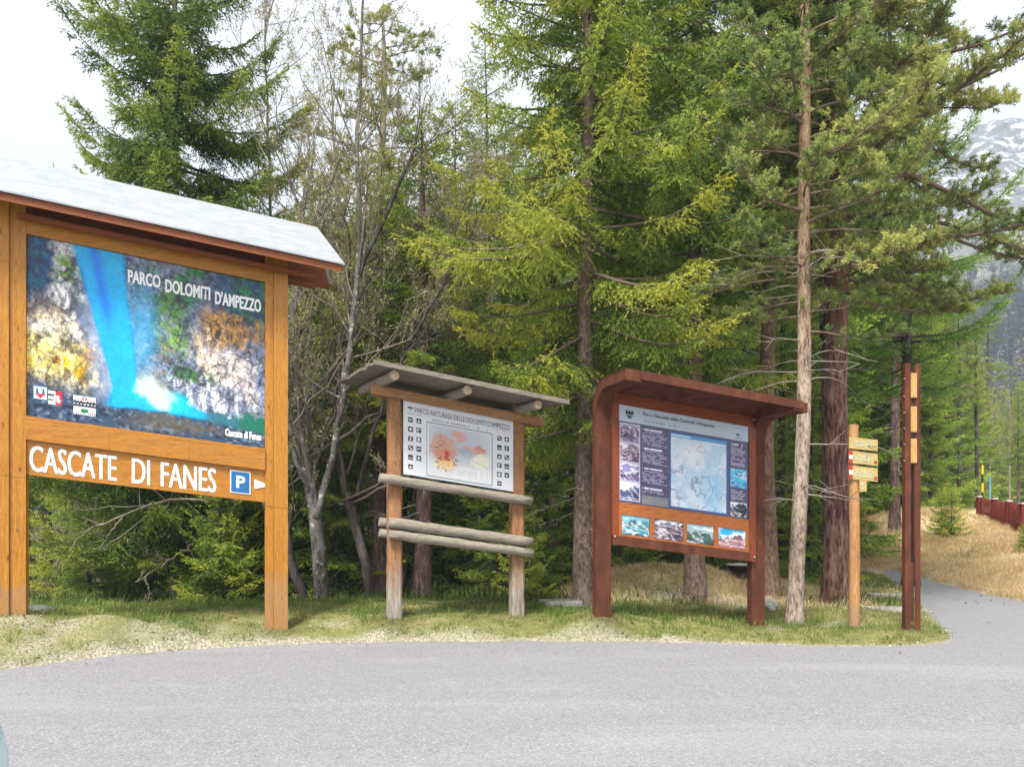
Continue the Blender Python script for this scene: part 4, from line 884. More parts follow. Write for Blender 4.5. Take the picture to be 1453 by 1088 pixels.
    for i in range(npl):
        f0, f1 = i/npl+.004, (i+1)/npl-.004; rng = random.Random(i)
        def Q(f, s_, dz): 
            u = (uf0+(ub0-uf0)*f) if s_ == 0 else (uf1+(ub1-uf1)*f); return bm.verts.new(c.P(u+(rr if s_ else ll), wfr+(wbk-wfr)*f, vf+(vbk-vf)*f+dz))
        ll, rr = rng.uniform(-.012, .012), rng.uniform(-.012, .012); dz = .004*(i % 2)
        q = [Q(f0, 0, dz), Q(f0, 1, dz), Q(f1, 1, dz), Q(f1, 0, dz), Q(f0, 0, .034+dz), Q(f0, 1, .034+dz), Q(f1, 1, .034+dz), Q(f1, 0, .034+dz)]
        for f in ((0, 3, 2, 1), (4, 5, 6, 7), (0, 1, 5, 4), (1, 2, 6, 5), (2, 3, 7, 6), (3, 0, 4, 7)): bm.faces.new([q[j] for j in f])
    rf = from_bm('roof', bm, op, c.root, .003)
    c.part('roof_edge', op, [(uf0-.02, uf1+.02, wfr+.002, wfr+.022, vf-.012, vf+.045)], rf, .003)
    for x in (.105, .475, .855):
        u = uf0+(uf1-uf0)*x; r = .062; k0, k1 = .05, .93
        A_ = lambda k: (u+(ub0-uf0)*k, wfr+(wbk-wfr)*k, vf+(vbk-vf)*k-r-.006)
        o = c.log('rafter', ox, A_(k0), A_(k1), r, None, int(x*100)); o.data.materials.append(end.m)
        for p in o.data.polygons:
            if len(p.vertices) > 4: p.material_index = 1

    # ---------------------------------------------------------------- the rust-red steel board
    t = NT('rusted_steel', .75, .3); n = t.noise(t.coord((3, 3, 1.2)), 2.2, 6, .6); n2 = t.noise(t.coord(), 30, 4)
    cc = t.ramp(n, [(.3, (.050, .015, .008)), (.55, (.105, .032, .014)), (.75, (.165, .056, .021))]); cc = t.mix(t.ramp(n2, [(.5, 0.0), (.7, .5)]), cc, (.09, .02, .012)); t.color(cc); t.bump(n2, .2, .004); corten = t.m
    rw = wood('red_stained_frame', (.12, .020, .006), (.22, .042, .009), (.30, .075, .015), 'x', .45, .4); rwz = wood('red_stained_stile', (.12, .020, .006), (.22, .042, .009), (.29, .07, .014), 'z', .45, .4)
    d = Board('steel_information_board', 'rust red steel information board with curved canopy and blue map panel', 'sign', (877.5, 573.5), 10.0, (1061.5, 605.5), 10.0*137/130.7, (856, 867))
    U = lambda x, w=0.0: d.uv(x, 660, w)[0]
    V = lambda x, y, w=0.0: d.uv(x, y, w)[1]
    wc = .88; u_e, v_e = d.uv(903, 529, wc); u_e1, v_e1 = d.uv(1133, 574, wc); vtop = (v_e+v_e1)/2+.03; rad = .42; th = .115
    def path(off, n=12):                         # side profile: straight post, quarter bend, canopy arm
        r = rad-off; P = [(-.02+off if False else -.14+off, -.2)]
        cw, cv = -.14+rad, vtop-rad
        for i in range(n+1):
            a = math.pi-math.pi/2*i/n; P.append((cw+r*math.cos(a), cv+r*math.sin(a)))
        P.append((wc, vtop-off)); return P
    def sweep(name, o0, o1, ua_, ub_, mat, start=0, base=None):
        A_, B_ = path(o0), path(o1)
        if start: A_, B_ = A_[start:], B_[start:]
        if base is not None: A_[0] = (A_[0][0], base); B_[0] = (B_[0][0], base)
        bm = bmesh.new(); g = []
        for (p, q) in zip(A_, B_): g.append([bm.verts.new(d.P(ua_, *p)), bm.verts.new(d.P(ub_, *p)), bm.verts.new(d.P(ub_, *q)), bm.verts.new(d.P(ua_, *q))])
        for x, y in zip(g, g[1:]):
            for i in range(4): bm.faces.new([x[i], x[(i+1) % 4], y[(i+1) % 4], y[i]])
        bm.faces.new(g[0][::-1]); bm.faces.new(g[-1]); return from_bm(name, bm, mat, d.root, 0)
    sweep('bent_post', 0, th, U(844.5, -.05), U(868, 0), corten, 0, -.15); sweep('bent_post', 0, th, U(1068.5, 0), U(1085.5, -.02), corten, 0, V(1073, 893)-.15)
    ca = sweep('canopy', -.012, -.002, U(846), U(1079), corten, 3); d.part('canopy_lip', corten, [(U(866), U(1080), wc+.002, wc+.014, vtop-.085, vtop+.012)], ca, .002)
    fl, fr = U(869), U(1071.5)
    pl, pr, pt, pb = U(877.5), U(1061.5), V(877.5, 573.5), V(877.5, 711)
    s_ = (pt-pb)/137.5
    b0 = V(869, 772)
    d.part('frame', rw, [(U(868)+.002, pr+.10, -.02, .02, pt+.002, pt+.14)], None, .004); [d.part('frame', rwz, [q], None, .004) for q in ((U(868)+.002, pl-.002, -.02, .021, b0, pt), (pr+.002, pr+.10, -.02, .021, b0, pt))]
    d.part('bottom_beam', corten, [(U(868)+.002, U(1062), -.03, .03, b0-.0, b0+.115)], None, .004)
    om = wood('orange_picture_rail', (.24, .06, .012), (.38, .11, .02), (.48, .17, .034), 'x', .45, .4)
    r0, r1 = b0+.117, pb-.004; pz = [(882, 921, 729.5, 757), (928, 968.5, 734, 763), (974.5, 1012, 743, 769), (1019, 1057.5, 746.5, 776)]
    pu = [(d.uv(x0, 750)[0], d.uv(x1, 750)[0]) for x0, x1, _, _ in pz]; v0s, v1s = V(882, 757), V(882, 729.5)
    bs = [(pl, pr, -.018, .016, r0, v0s-.004), (pl, pr, -.018, .016, v1s+.004, r1)]
    ed = [pl]+[x for p in pu for x in p]+[pr]
    for i in range(0, len(ed), 2): bs.append((ed[i]+(.004 if i else 0), ed[i+1]-(.004 if i < 8 else 0), -.018, .016, v0s-.003, v1s+.003))
    pf = d.part('picture_frame', om, bs, None, .002); pm_ = printed('photo_print', .3, .4)
    ph = [photo(51, (120, 170, 190), (70, 140, 160), (40, 60, 72), h0=.2), photo(57, (120, 118, 128), (112, 96, 112), (52, 48, 62), h0=.2), photo(63, (150, 175, 180), (80, 104, 104), (44, 66, 56), h0=.3), photo(69, (40, 165, 215), (170, 120, 130), (84, 70, 84), h0=.38)]
    for i in range(4): d.print_('photograph', pm_, ph[i], pu[i][0], pu[i][1], v0s, v1s, .004, 40, 30, pf)
    ip = d.print_('map_panel', printed('panel_print', .28, .5), art_info, pl, pr, pb, pt, .006, 330, 250)
    d.text('lettering', "Parco Naturale delle Dolomiti d'Ampezzo", inkd, pl+(pr-pl)*.18, pl+(pr-pl)*.73, pt-(pt-pb)*.085, pt-(pt-pb)*.035, .009, .012, ip)
    def emb(u, v):
        c_ = np.zeros(u.shape+(3,))+L_(176, 192, 208); k = (v > .3-.18*(np.abs((u*3) % 1-.5) < .22)) & (v < .52); c_[k] = L_(18, 26, 44); c_[((u-.5)/.28)**2+((v-.78)/.16)**2 < 1] = L_(30, 100, 80); c_[(v > .58) & (v < .64)] = L_(70, 90, 110); return c_
    d.print_('emblem', em, emb, pl+(pr-pl)*.05, pl+(pr-pl)*.11, pt-(pt-pb)*.135, pt-(pt-pb)*.03, .009, 30, 30, ip, .002)
    bolt = plain('bolt_steel', (.45, .42, .40), .35, .5, .8, .05)
    for (u, v) in ((fl+.02, pt+.10), (pr+.07, pt+.10), (fl+.02, b0+.10), (pr+.07, b0+.06)):
        bm = bmesh.new(); bmesh.ops.create_uvsphere(bm, u_segments=10, v_segments=6, radius=.015, matrix=Matrix.Translation(d.P(u, .034, v))); from_bm('bolt', bm, bolt, d.root, 0, True)
    return corten, white, bolt
# ================================================================== smaller things
def bmbox(bm, x0, x1, y0, y1, z0, z1):
    vs = [bm.verts.new((x, y, z)) for z in (z0, z1) for x, y in ((x0, y0), (x1, y0), (x1, y1), (x0, y1))]
    for f in ((0, 3, 2, 1), (4, 5, 6, 7), (0, 1, 5, 4), (1, 2, 6, 5), (2, 3, 7, 6), (3, 0, 4, 7)): bm.faces.new([vs[i] for i in f])
    return vs
def boxes(name, mat, bl, parent, bevel=.003):
    bm = bmesh.new()
    for b in bl: bmbox(bm, *b)
    return from_bm(name, bm, mat, parent, bevel)
def lumpy(name, loc, size, seed, mat, label, cat, rough=.22, sub=4, flat=0.0, group=None, rz=0):
    bm = bmesh.new(); bmesh.ops.create_icosphere(bm, subdivisions=sub, radius=1)
    rng = np.random.default_rng(seed); pl = [(Vector(rng.normal(0, 1, 3)).normalized(), rng.uniform(.5, .85)) for _ in range(14)]
    for v in bm.verts:
        for n, k in pl:
            e = v.co.dot(n)-k
            if e > 0: v.co -= n*e*.92
        q = v.co; f = 1+rough*(float(fbm(np.array(q.x*2.2+q.z*1.7+seed), np.array(q.y*2.2-q.z), seed, 4))-.5)
        v.co = Vector((q.x*size[0], q.y*size[1], q.z*size[2]))*f
    o = from_bm(name, bm, mat, None, 0, False); o.location = loc; o.rotation_euler = (0, 0, rz); tag(o, label, cat, group); return o

def build_small(corten, white, bolt):
    # ---- waymark post with three wooden arms
    d = 10.6; x = gx(1212, d); z0 = gz(x, d)
    pw = wood('waymark_post_wood', (.24, .10, .032), (.44, .21, .075), (.58, .36, .19), 'z', .75, .2); aw = wood('bleached_arm_wood', (.30, .22, .08), (.46, .35, .13), (.56, .45, .20), 'x', .75, .2, knots=False)
    r = empty('signpost', (x, d, z0), R(-4)); tag(r, 'peeled round wooden waymark post carrying three pale arm boards with red ends', 'signpost')
    H = (890-605)/F*d; W = Wood(); rng = np.random.default_rng(4); zz = np.linspace(-.2, H, 30)
    P = np.stack([.008*np.sin(zz*2.1), .006*np.sin(zz*3), zz], -1); W.tube(P, .068-.006*zz/H, 14, .02, rng); W.tube(np.array([(0, 0, H-.001), (0, 0, H+.012)]), np.array([.06, .001]), 14)
    link('post', W.mesh('post'), pw, r)
    red = plain('waymark_red', (.42, .035, .025), .5, .3); t = NT('waymark_lettering_smudge', .6, .2)
    n = t.noise(t.coord((14, 1, 26)), 3, 4, .7); t.color(t.ramp(n, [(.48, (.50, .40, .22)), (.58, (.20, .26, .16))])); smud = t.m
    for k, (ya, yb, rd, gn) in enumerate(((623, 639, 0, 1), (642.5, 659.5, 1, 1), (663, 682, 1, 1))):
        za, zb = z0, z0; u0, u1 = gx(1202, d)-x, gx(1241, d)-x; t0 = (890-ya)/F*d; b0 = (890-yb)/F*d; sl = -.115; tip = .025
        bm = bmesh.new(); out = [(u0, b0), (u1, b0), (u1, t0), (u0, t0)]
        a = [bm.verts.new((p, -.088, q+sl*(p-u0))) for p, q in out]; c = [bm.verts.new((p, -.066, q+sl*(p-u0))) for p, q in out]; m = len(out)
        bm.faces.new(a); bm.faces.new(c[::-1])
        for i in range(m): bm.faces.new([a[i], a[(i+1) % m], c[(i+1) % m], c[i]])
        o = from_bm('arm_board', bm, aw, r, .004)
        def pl(nm, mat, p0, p1, q0, q1, y):
            bm = bmesh.new(); vs = [bm.verts.new((p, yy, q+sl*(p-u0))) for yy in (y, -.0875) for p, q in ((p0, q0), (p1, q0), (p1, q1), (p0, q1))]
            for f in ((0, 3, 2, 1), (0, 1, 5, 4), (1, 2, 6, 5), (2, 3, 7, 6), (3, 0, 4, 7)): bm.faces.new([vs[i] for i in f])
            return from_bm(nm, bm, mat, o, 0)
        pl('faded_writing', smud, u0+.07, u1-.06, b0+.035, t0-.035, -.0905)
        if rd:
            h = (t0-b0)/3
            for i, mm in enumerate((red, white, red)): pl('end_stripe', mm, u0-.001, u0+.045, b0+i*h+.002, b0+(i+1)*h-.002, -.0905)
            pl('end_mark', red, u1-.045, u1-.008, b0+.02, b0+.06, -.0905)
    o = boxes('number_plate', aw, [(gx(1216, d)-x, gx(1226, d)-x, -.085, -.066, (890-700)/F*d, (890-684)/F*d)], r); boxes('faded_writing', smud, [(gx(1218, d)-x, gx(1224, d)-x, -.087, -.0853, (890-697)/F*d, (890-687)/F*d)], o, 0)

    # ---- two-bar steel stele with three wooden plates
    d = 10.3; k = d/F; x = gx(1293.5, d); r = empty('steel_stele', (x, d, gz(x, d)), R(0)); tag(r, 'slender rust red twin-bar steel post with three small yellow wooden plates at the road bend', 'sign post')
    Z = lambda y: (896-y)*k
    X = lambda p: (p-1293.5)*k
    yw = wood('yellow_plate_wood', (.36, .18, .045), (.50, .29, .09), (.58, .38, .15), 'z', .5, .3, knots=False)
    rv = lambda nm, L, c=corten, bv=.002: boxes(nm, c, L, r, bv)
    rv('steel_bar', [(X(1281.5), X(1282.8), -.05, .03, -.15, Z(519)), (X(1282.8)+.0005, X(1289.5), -.05, -.038, -.15, Z(519))]); rv('steel_bar', [(X(1295.5), X(1302), -.05, -.038, Z(661), Z(519.5)), (X(1295.8), X(1302.3), -.05, -.038, -.15, Z(661)-.001), (X(1302.3)+.0005, X(1303.4), -.05, .03, -.15, Z(519.5))])
    rv('steel_bar', [(X(1294.6), X(1295.3), -.05, .02, Z(790), Z(663))], bv=0)
    rv('web_plate', [(X(1289.5)+.0005, X(1295.8)-.0005, -.02, -.01, Z(882), Z(800))]); rv('web_plate', [(X(1289.5)+.0005, X(1294.5), -.03, -.02, Z(1*664), Z(622))]); rv('web_plate', [(X(1289.5)+.0005, X(1295), -.03, -.02, Z(618), Z(530))])
    rv('cross_bar', [(X(1289.5)+.001, X(1295.5)-.001, -.045, -.036, Z(882)-.02, Z(880))])
    for y0, y1 in ((533.5, 568), (580.5, 616.5), (626, 660)):
        o = rv('wooden_plate', [(X(1289.2), X(1297.4), -.068, -.0505, Z(y1), Z(y0))], yw, .003)
        for yy in (y0+3, y1-3):
            bm = bmesh.new(); bmesh.ops.create_uvsphere(bm, u_segments=8, v_segments=6, radius=.009, matrix=Matrix.Translation((X(1293.3), -.069, Z(yy)))); from_bm('screw', bm, bolt, o, 0, True)
    for yy in (541, 566, 589, 611, 634, 657):
        bm = bmesh.new(); bmesh.ops.create_uvsphere(bm, u_segments=8, v_segments=6, radius=.011, matrix=Matrix.Translation((X(1281.6), -.03, Z(yy)))); from_bm('screw', bm, bolt, r, 0, True)

    # ---- maroon plank fence on the bank
    fm = NT('maroon_fence_paint', .7, .25); n = fm.noise(fm.coord((6, 6, 1.5)), 3, 4); fm.color(fm.ramp(n, [(.3, (.12, .019, .015)), (.7, (.25, .045, .032))]))
    cap = plain('pale_cap', (.55, .52, .48), .7)
    A = np.array([gx(1390, 26.8), 26.8]); pts = [A, np.array([gx(1412, 24.6), 24.6]), np.array([gx(1432, 22.4), 22.4]), np.array([gx(1453, 20.3), 20.3]), np.array([12.9, 18.2]), np.array([13.6, 16.0])]
    r = empty('plank_fence', (A[0], A[1], 0)); tag(r, 'low maroon plank fence with narrow gaps along the top of the dry grass bank', 'fence')
    bp, zp = [], {}
    bm = bmesh.new(); bmr = bmesh.new()
    tops = [EYE+(HY-p)/F*dd for p, dd in ((706, 26.8), (709, 24.6), (712.5, 22.4), (716, 20.3))]+[1.68, 1.72]
    for q in range(len(pts)-1):
        a, b = pts[q], pts[q+1]; L = np.linalg.norm(b-a); m = int(L/.2); tg = (b-a)/L; nn = np.array([tg[1], -tg[0]])
        for i in range(m):
            f = (i+.5)/m; c = a+(b-a)*f-A; zt = tops[q]+(tops[q+1]-tops[q])*f+.012*math.sin(i*7.1); zb = gz(*(c+A))+.04; hw = .040
            vs = []
            for zq in (zb, zt):
                for e, g in ((-hw, .012), (hw, .012), (hw, .034), (-hw, .034)):
                    p = c+tg*e+nn*g; vs.append(bm.verts.new((p[0], p[1], zq)))
            for f4 in ((0, 3, 2, 1), (4, 5, 6, 7), (0, 1, 5, 4), (1, 2, 6, 5), (2, 3, 7, 6), (3, 0, 4, 7)): bm.faces.new([vs[j] for j in f4])
        for h in (.35, .82):
            vs = []
            for p_, zt, c in ((0, tops[q], a), (1, tops[q+1], b)):
                zb = gz(*c); zz = zb+(zt-zb)*h
                for g, e in ((-.02, -.04), (.0115, -.04), (.0115, .04), (-.02, .04)):
                    w = c-A+nn*g; vs.append(bmr.verts.new((w[0], w[1], zz+e)))
            for f4 in ((0, 1, 2, 3), (7, 6, 5, 4), (0, 4, 5, 1), (1, 5, 6, 2), (2, 6, 7, 3), (3, 7, 4, 0)): bmr.faces.new([vs[j] for j in f4])
    from_bm('plank_panel', bm, fm.m, r); from_bm('fence_rail', bmr, fm.m, r)
    for q, p in enumerate(pts):
        c = p-A; zt = tops[q]; po = boxes('fence_post', fm.m, [(c[0]-.07, c[0]+.05, c[1]-.03, c[1]+.09, gz(*p)-.2, zt+.02)], r); boxes('post_cap', cap, [(c[0]-.09, c[0]+.07, c[1]-.05, c[1]+.11, zt+.021, zt+.06)], po)
    # ---- snow poles beyond the fence
    for px, y0, y1, dd, nm, lab, cs in ((1394, 660, 730, 27.5, 'snow_pole', 'thin yellow and black banded snow pole behind the fence end', [(.75, .48, .02), (.02, .02, .025)]*3), (1404.5, 676, 730, 28, 'snow_pole', 'thin plain blue pole standing right of the banded snow pole', [(.10, .30, .52)])):
        xx = gx(px, dd); zb = gz(xx, dd); zt = EYE+(HY-y0)/F*dd; r = empty(nm, (xx, dd, zb)); tag(r, lab, 'pole'); n = len(cs)
        for i, c in enumerate(cs):
            W = Wood(); h0 = (zt-zb)*(1-(i+1)/n); h1 = (zt-zb)*(1-i/n); W.tube(np.array([(0, 0, h0), (0, 0, h1)]), .035, 10); W.tube(np.array([(0, 0, h1), (0, 0, h1+.004)]), np.array([.035, .001]), 10)
            link('pole_band' if n > 1 else 'pole_shaft', W.mesh('band'), plain('pole_paint', c, .45, .4), r)
    # ---- black litter bin half hidden by the steel board
    d = 14.2; xx = gx(1049, d); r = empty('litter_bin', (xx, d, gz(xx, d))); tag(r, 'black rounded litter bin with a pale lid behind the right post of the steel board', 'bin')
    blk = plain('bin_black', (.012, .012, .014), .35, .5); gry = plain('bin_stand', (.05, .048, .045), .6)
    z1 = EYE+(HY-800)/F*d-gz(xx, d)
    def lathe(nm, prof, mat):
        bm = bmesh.new(); k = 24; rg = [[bm.verts.new((rr*math.cos(j*2*math.pi/k), rr*math.sin(j*2*math.pi/k), z)) for j in range(k)] for rr, z in prof]
        for p, q in zip(rg, rg[1:]):
            for j in range(k): bm.faces.new([p[j], p[(j+1) % k], q[(j+1) % k], q[j]])
        bm.faces.new(rg[0]); bm.faces.new(rg[-1]); return from_bm(nm, bm, mat, r, 0, False)
    lathe('stand', [(.13, -.05), (.13, z1*.38)], gry); lathe('barrel', [(.10, z1*.381), (.17, z1*.5), (.21, z1*.7), (.22, z1*.92), (.20, z1*.94)], blk); lathe('lid', [(.225, z1*.941), (.235, z1*.96), (.22, z1), (.05, z1+.02)], cap)
    # ---- stones and slab
    rk = NT('pale_limestone', .9, .15); n = rk.noise(rk.coord(), 4, 6, .6, .5); n2 = rk.noise(rk.coord(), 22, 4); rk.color(rk.mix(rk.ramp(n2, [(.45, .5), (.6, 0.0)]), rk.ramp(n, [(.3, (.26, .25, .235)), (.6, (.52, .51, .48)), (.8, (.66, .64, .60))]), (.2, .19, .175))); rk.bump(n2, .5, .02)
    dk = NT('dark_stone', .9, .15); n = dk.noise(dk.coord(), 5, 6, .6); dk.color(dk.ramp(n, [(.3, (.05, .055, .06)), (.7, (.17, .18, .19))])); dk.bump(n, .5, .02)
    d = 11.9; xx = gx(1093, d); lumpy('boulder', (xx, d, gz(xx, d)+.08), (.16, .16, .15), 4, rk.m, 'pale grey boulder beside the foot of the light-barked pine', 'rock', rz=.4)
    d = 10.0; xx = gx(52, d); lumpy('boulder', (xx, d, gz(xx, d)+.02), (.24, .2, .09), 9, dk.m, 'flat dark stone in the grass by the left post of the entrance board', 'rock')
    d = 11.9; xx = gx(795, d); o = boxes('stone_slab', rk.m, [(-.28, .28, -.2, .2, -.1, .07)], None, .012); o.location = (xx, d, gz(xx, d)); o.rotation_euler = (0, 0, .2); tag(o, 'low flat grey stone slab at the foot of the big middle spruce', 'slab')
    for px, d, w, lab in ((1258, 12.3, .32, 'nearer flat pale stone strip in the grass right of the waymark post'), (1262, 14.2, .34, 'farther flat pale stone strip in the grass right of the waymark post')):
        xx = gx(px, d); o = boxes('stone_slab', rk.m, [(-w, w, -.13, .13, -.1, .05)], None, .012); o.location = (xx, d, gz(xx, d)); o.rotation_euler = (0, 0, -.1); tag(o, lab, 'slab')
    # ---- the corner of a parked car
    car()

def car():
    yc = 2.42; xr = -1.94; r = empty('parked_car', (xr, yc, 0)); tag(r, 'pale ice blue parked hatchback of which only the rear corner shows', 'car')
    body = NT('pale_blue_car_paint', .25, .5); body.color((.50, .66, .74)); body.b.inputs['Coat Weight'].default_value = .6
    gl = NT('car_glass', .05, .6); gl.color((.015, .02, .025)); red = NT('tail_lamp_red', .15, .5); red.color((.36, .012, .02)); rub = plain('tyre_rubber', (.02, .02, .02), .85, .2); rim = plain('wheel_rim', (.45, .46, .48), .3, .5, .8, .03); blk = plain('bumper_black', (.03, .03, .032), .6)
    # sections along the length (x measured back from the tail, to the left): half width and height of sill, belt and roof
    X = [0.0, -.10, -.35, -.8, -1.3, -2.0, -2.7, -3.1, -3.6, -3.9, -4.05]
    zl = [.34, .26, .22, .20, .20, .20, .20, .20, .22, .26, .34]; zb = [.62, .82, .93, .95, .95, .94, .93, .92, .84, .74, .60]; hw = [.80, .86, .85, .87, .88, .88, .88, .87, .85, .78, .66]
    zr = [.63, .84, 1.22, 1.42, 1.48, 1.48, 1.34, 1.06, .88, .76, .62]; rw = [.62, .70, .66, .62, .60, .60, .60, .66, .74, .7, .58]
    bm = bmesh.new(); secs = []
    for i, x in enumerate(X):
        h, l, b = hw[i], zl[i], zb[i]; half = [(h*.84, l), (h*.97, l+(b-l)*.15), (h, l+(b-l)*.45), (h*.985, b-.06), (h*.93, b), (rw[i]*1.02, max(b+.005, zr[i]-.05)), (rw[i]*.8, max(b+.008, zr[i]-.005)), (rw[i]*.35, max(b+.01, zr[i]+.012))]
        pr = half+[(-y, z) for y, z in half[::-1]]; secs.append([bm.verts.new((x, y, z)) for y, z in pr])
    m = len(secs[0])
    for p, q in zip(secs, secs[1:]):
        for j in range(m): bm.faces.new([p[j], p[(j+1) % m], q[(j+1) % m], q[j]])
    bm.faces.new(secs[0]); bm.faces.new(secs[-1][::-1])
    o = from_bm('body', bm, body.m, r, 0, True); md = o.modifiers.new('sub', 'SUBSURF'); md.levels = md.render_levels = 2
    for sy in (1, -1):
        for xs in ((-.62, -1.75), (-1.80, -2.85)):
            v = []; bm = bmesh.new()
            for x, lo in ((xs[0], 1), (xs[1], 1), (xs[1], 0), (xs[0], 0)):
                q = float(np.interp(-x, [-k for k in X], zr)); b = float(np.interp(-x, [-k for k in X], zb)); w = float(np.interp(-x, [-k for k in X], rw)); h = float(np.interp(-x, [-k for k in X], hw))
                z = b+.05 if lo else q-.09; f = (z-b)/(q-b+.001); v.append((x, sy*(h*.93+(w*1.0-h*.93)*f+.012), z))
            a = [bm.verts.new(p) for p in v]; c = [bm.verts.new((p[0], p[1]-sy*.03, p[2])) for p in v]; bm.faces.new(a); bm.faces.new(c[::-1])
            for i in range(4): bm.faces.new([a[i], a[(i+1) % 4], c[(i+1) % 4], c[i]])
            from_bm('side_window', bm, gl.m, r)
        bm = bmesh.new(); v = [(-.055, sy*.58, .725), (-.135, sy*.805, .725), (-.21, sy*.795, .88), (-.15, sy*.60, .88)]; a = [bm.verts.new((p[0]+.02, p[1]+sy*.015, p[2])) for p in v]; c = [bm.verts.new((p[0]-.06, p[1]-sy*.02, p[2])) for p in v]; bm.faces.new(a); bm.faces.new(c[::-1])
        for i in range(4): bm.faces.new([a[i], a[(i+1) % 4], c[(i+1) % 4], c[i]])
        from_bm('tail_lamp', bm, red.m, r, .008)
        for x in (-.78, -3.22):
            def disc(nm, R0, w0, w1, mat, par, hole=0):
                bm = bmesh.new(); k = 32; prof = [(R0*.94, w0), (R0, w0+.02), (R0, w1-.02), (R0*.94, w1)]; rg = [[bm.verts.new((x+rr*math.cos(j*2*math.pi/k), sy*w, .31+rr*math.sin(j*2*math.pi/k))) for j in range(k)] for rr, w in prof]
                for p, q in zip(rg, rg[1:]):
                    for j in range(k): bm.faces.new([p[j], p[(j+1) % k], q[(j+1) % k], q[j]])
                bm.faces.new(rg[0]); bm.faces.new(rg[-1]); return from_bm(nm, bm, mat, par, 0, False)
            wl = disc('wheel', .31, .70, .895, rub, r); disc('rim', .21, .80, .905, rim, wl)
    bm = bmesh.new(); v = [(-.30, -.56, 1.08), (-.30, .56, 1.08), (-.62, .50, 1.34), (-.62, -.50, 1.34)]; v = [(-.17, -.6, .95), (-.17, .6, .95), (-.50, .54, 1.29), (-.50, -.54, 1.29)]
    a = [bm.verts.new((p[0]+.03, p[1], p[2]+.02)) for p in v]; c = [bm.verts.new((p[0]-.05, p[1], p[2]-.05)) for p in v]; bm.faces.new(a); bm.faces.new(c[::-1])
    for i in range(4): bm.faces.new([a[i], a[(i+1) % 4], c[(i+1) % 4], c[i]])
    from_bm('rear_window', bm, gl.m, r, .01)
    bm = bmesh.new(); v = [(-2.88, -.60, 1.0), (-2.88, .60, 1.0), (-2.62, .54, 1.36), (-2.62, -.54, 1.36)]; v = [(-3.02, -.62, 1.02), (-3.02, .62, 1.02), (-2.70, .56, 1.30), (-2.70, -.56, 1.30)]; a = [bm.verts.new((p[0]-.045, p[1], p[2]+.035)) for p in v]; c = [bm.verts.new((p[0]+.05, p[1], p[2]-.05)) for p in v]; bm.faces.new(a); bm.faces.new(c[::-1])
    for i in range(4): bm.faces.new([a[i], a[(i+1) % 4], c[(i+1) % 4], c[i]])
    from_bm('windscreen', bm, gl.m, r, .01)

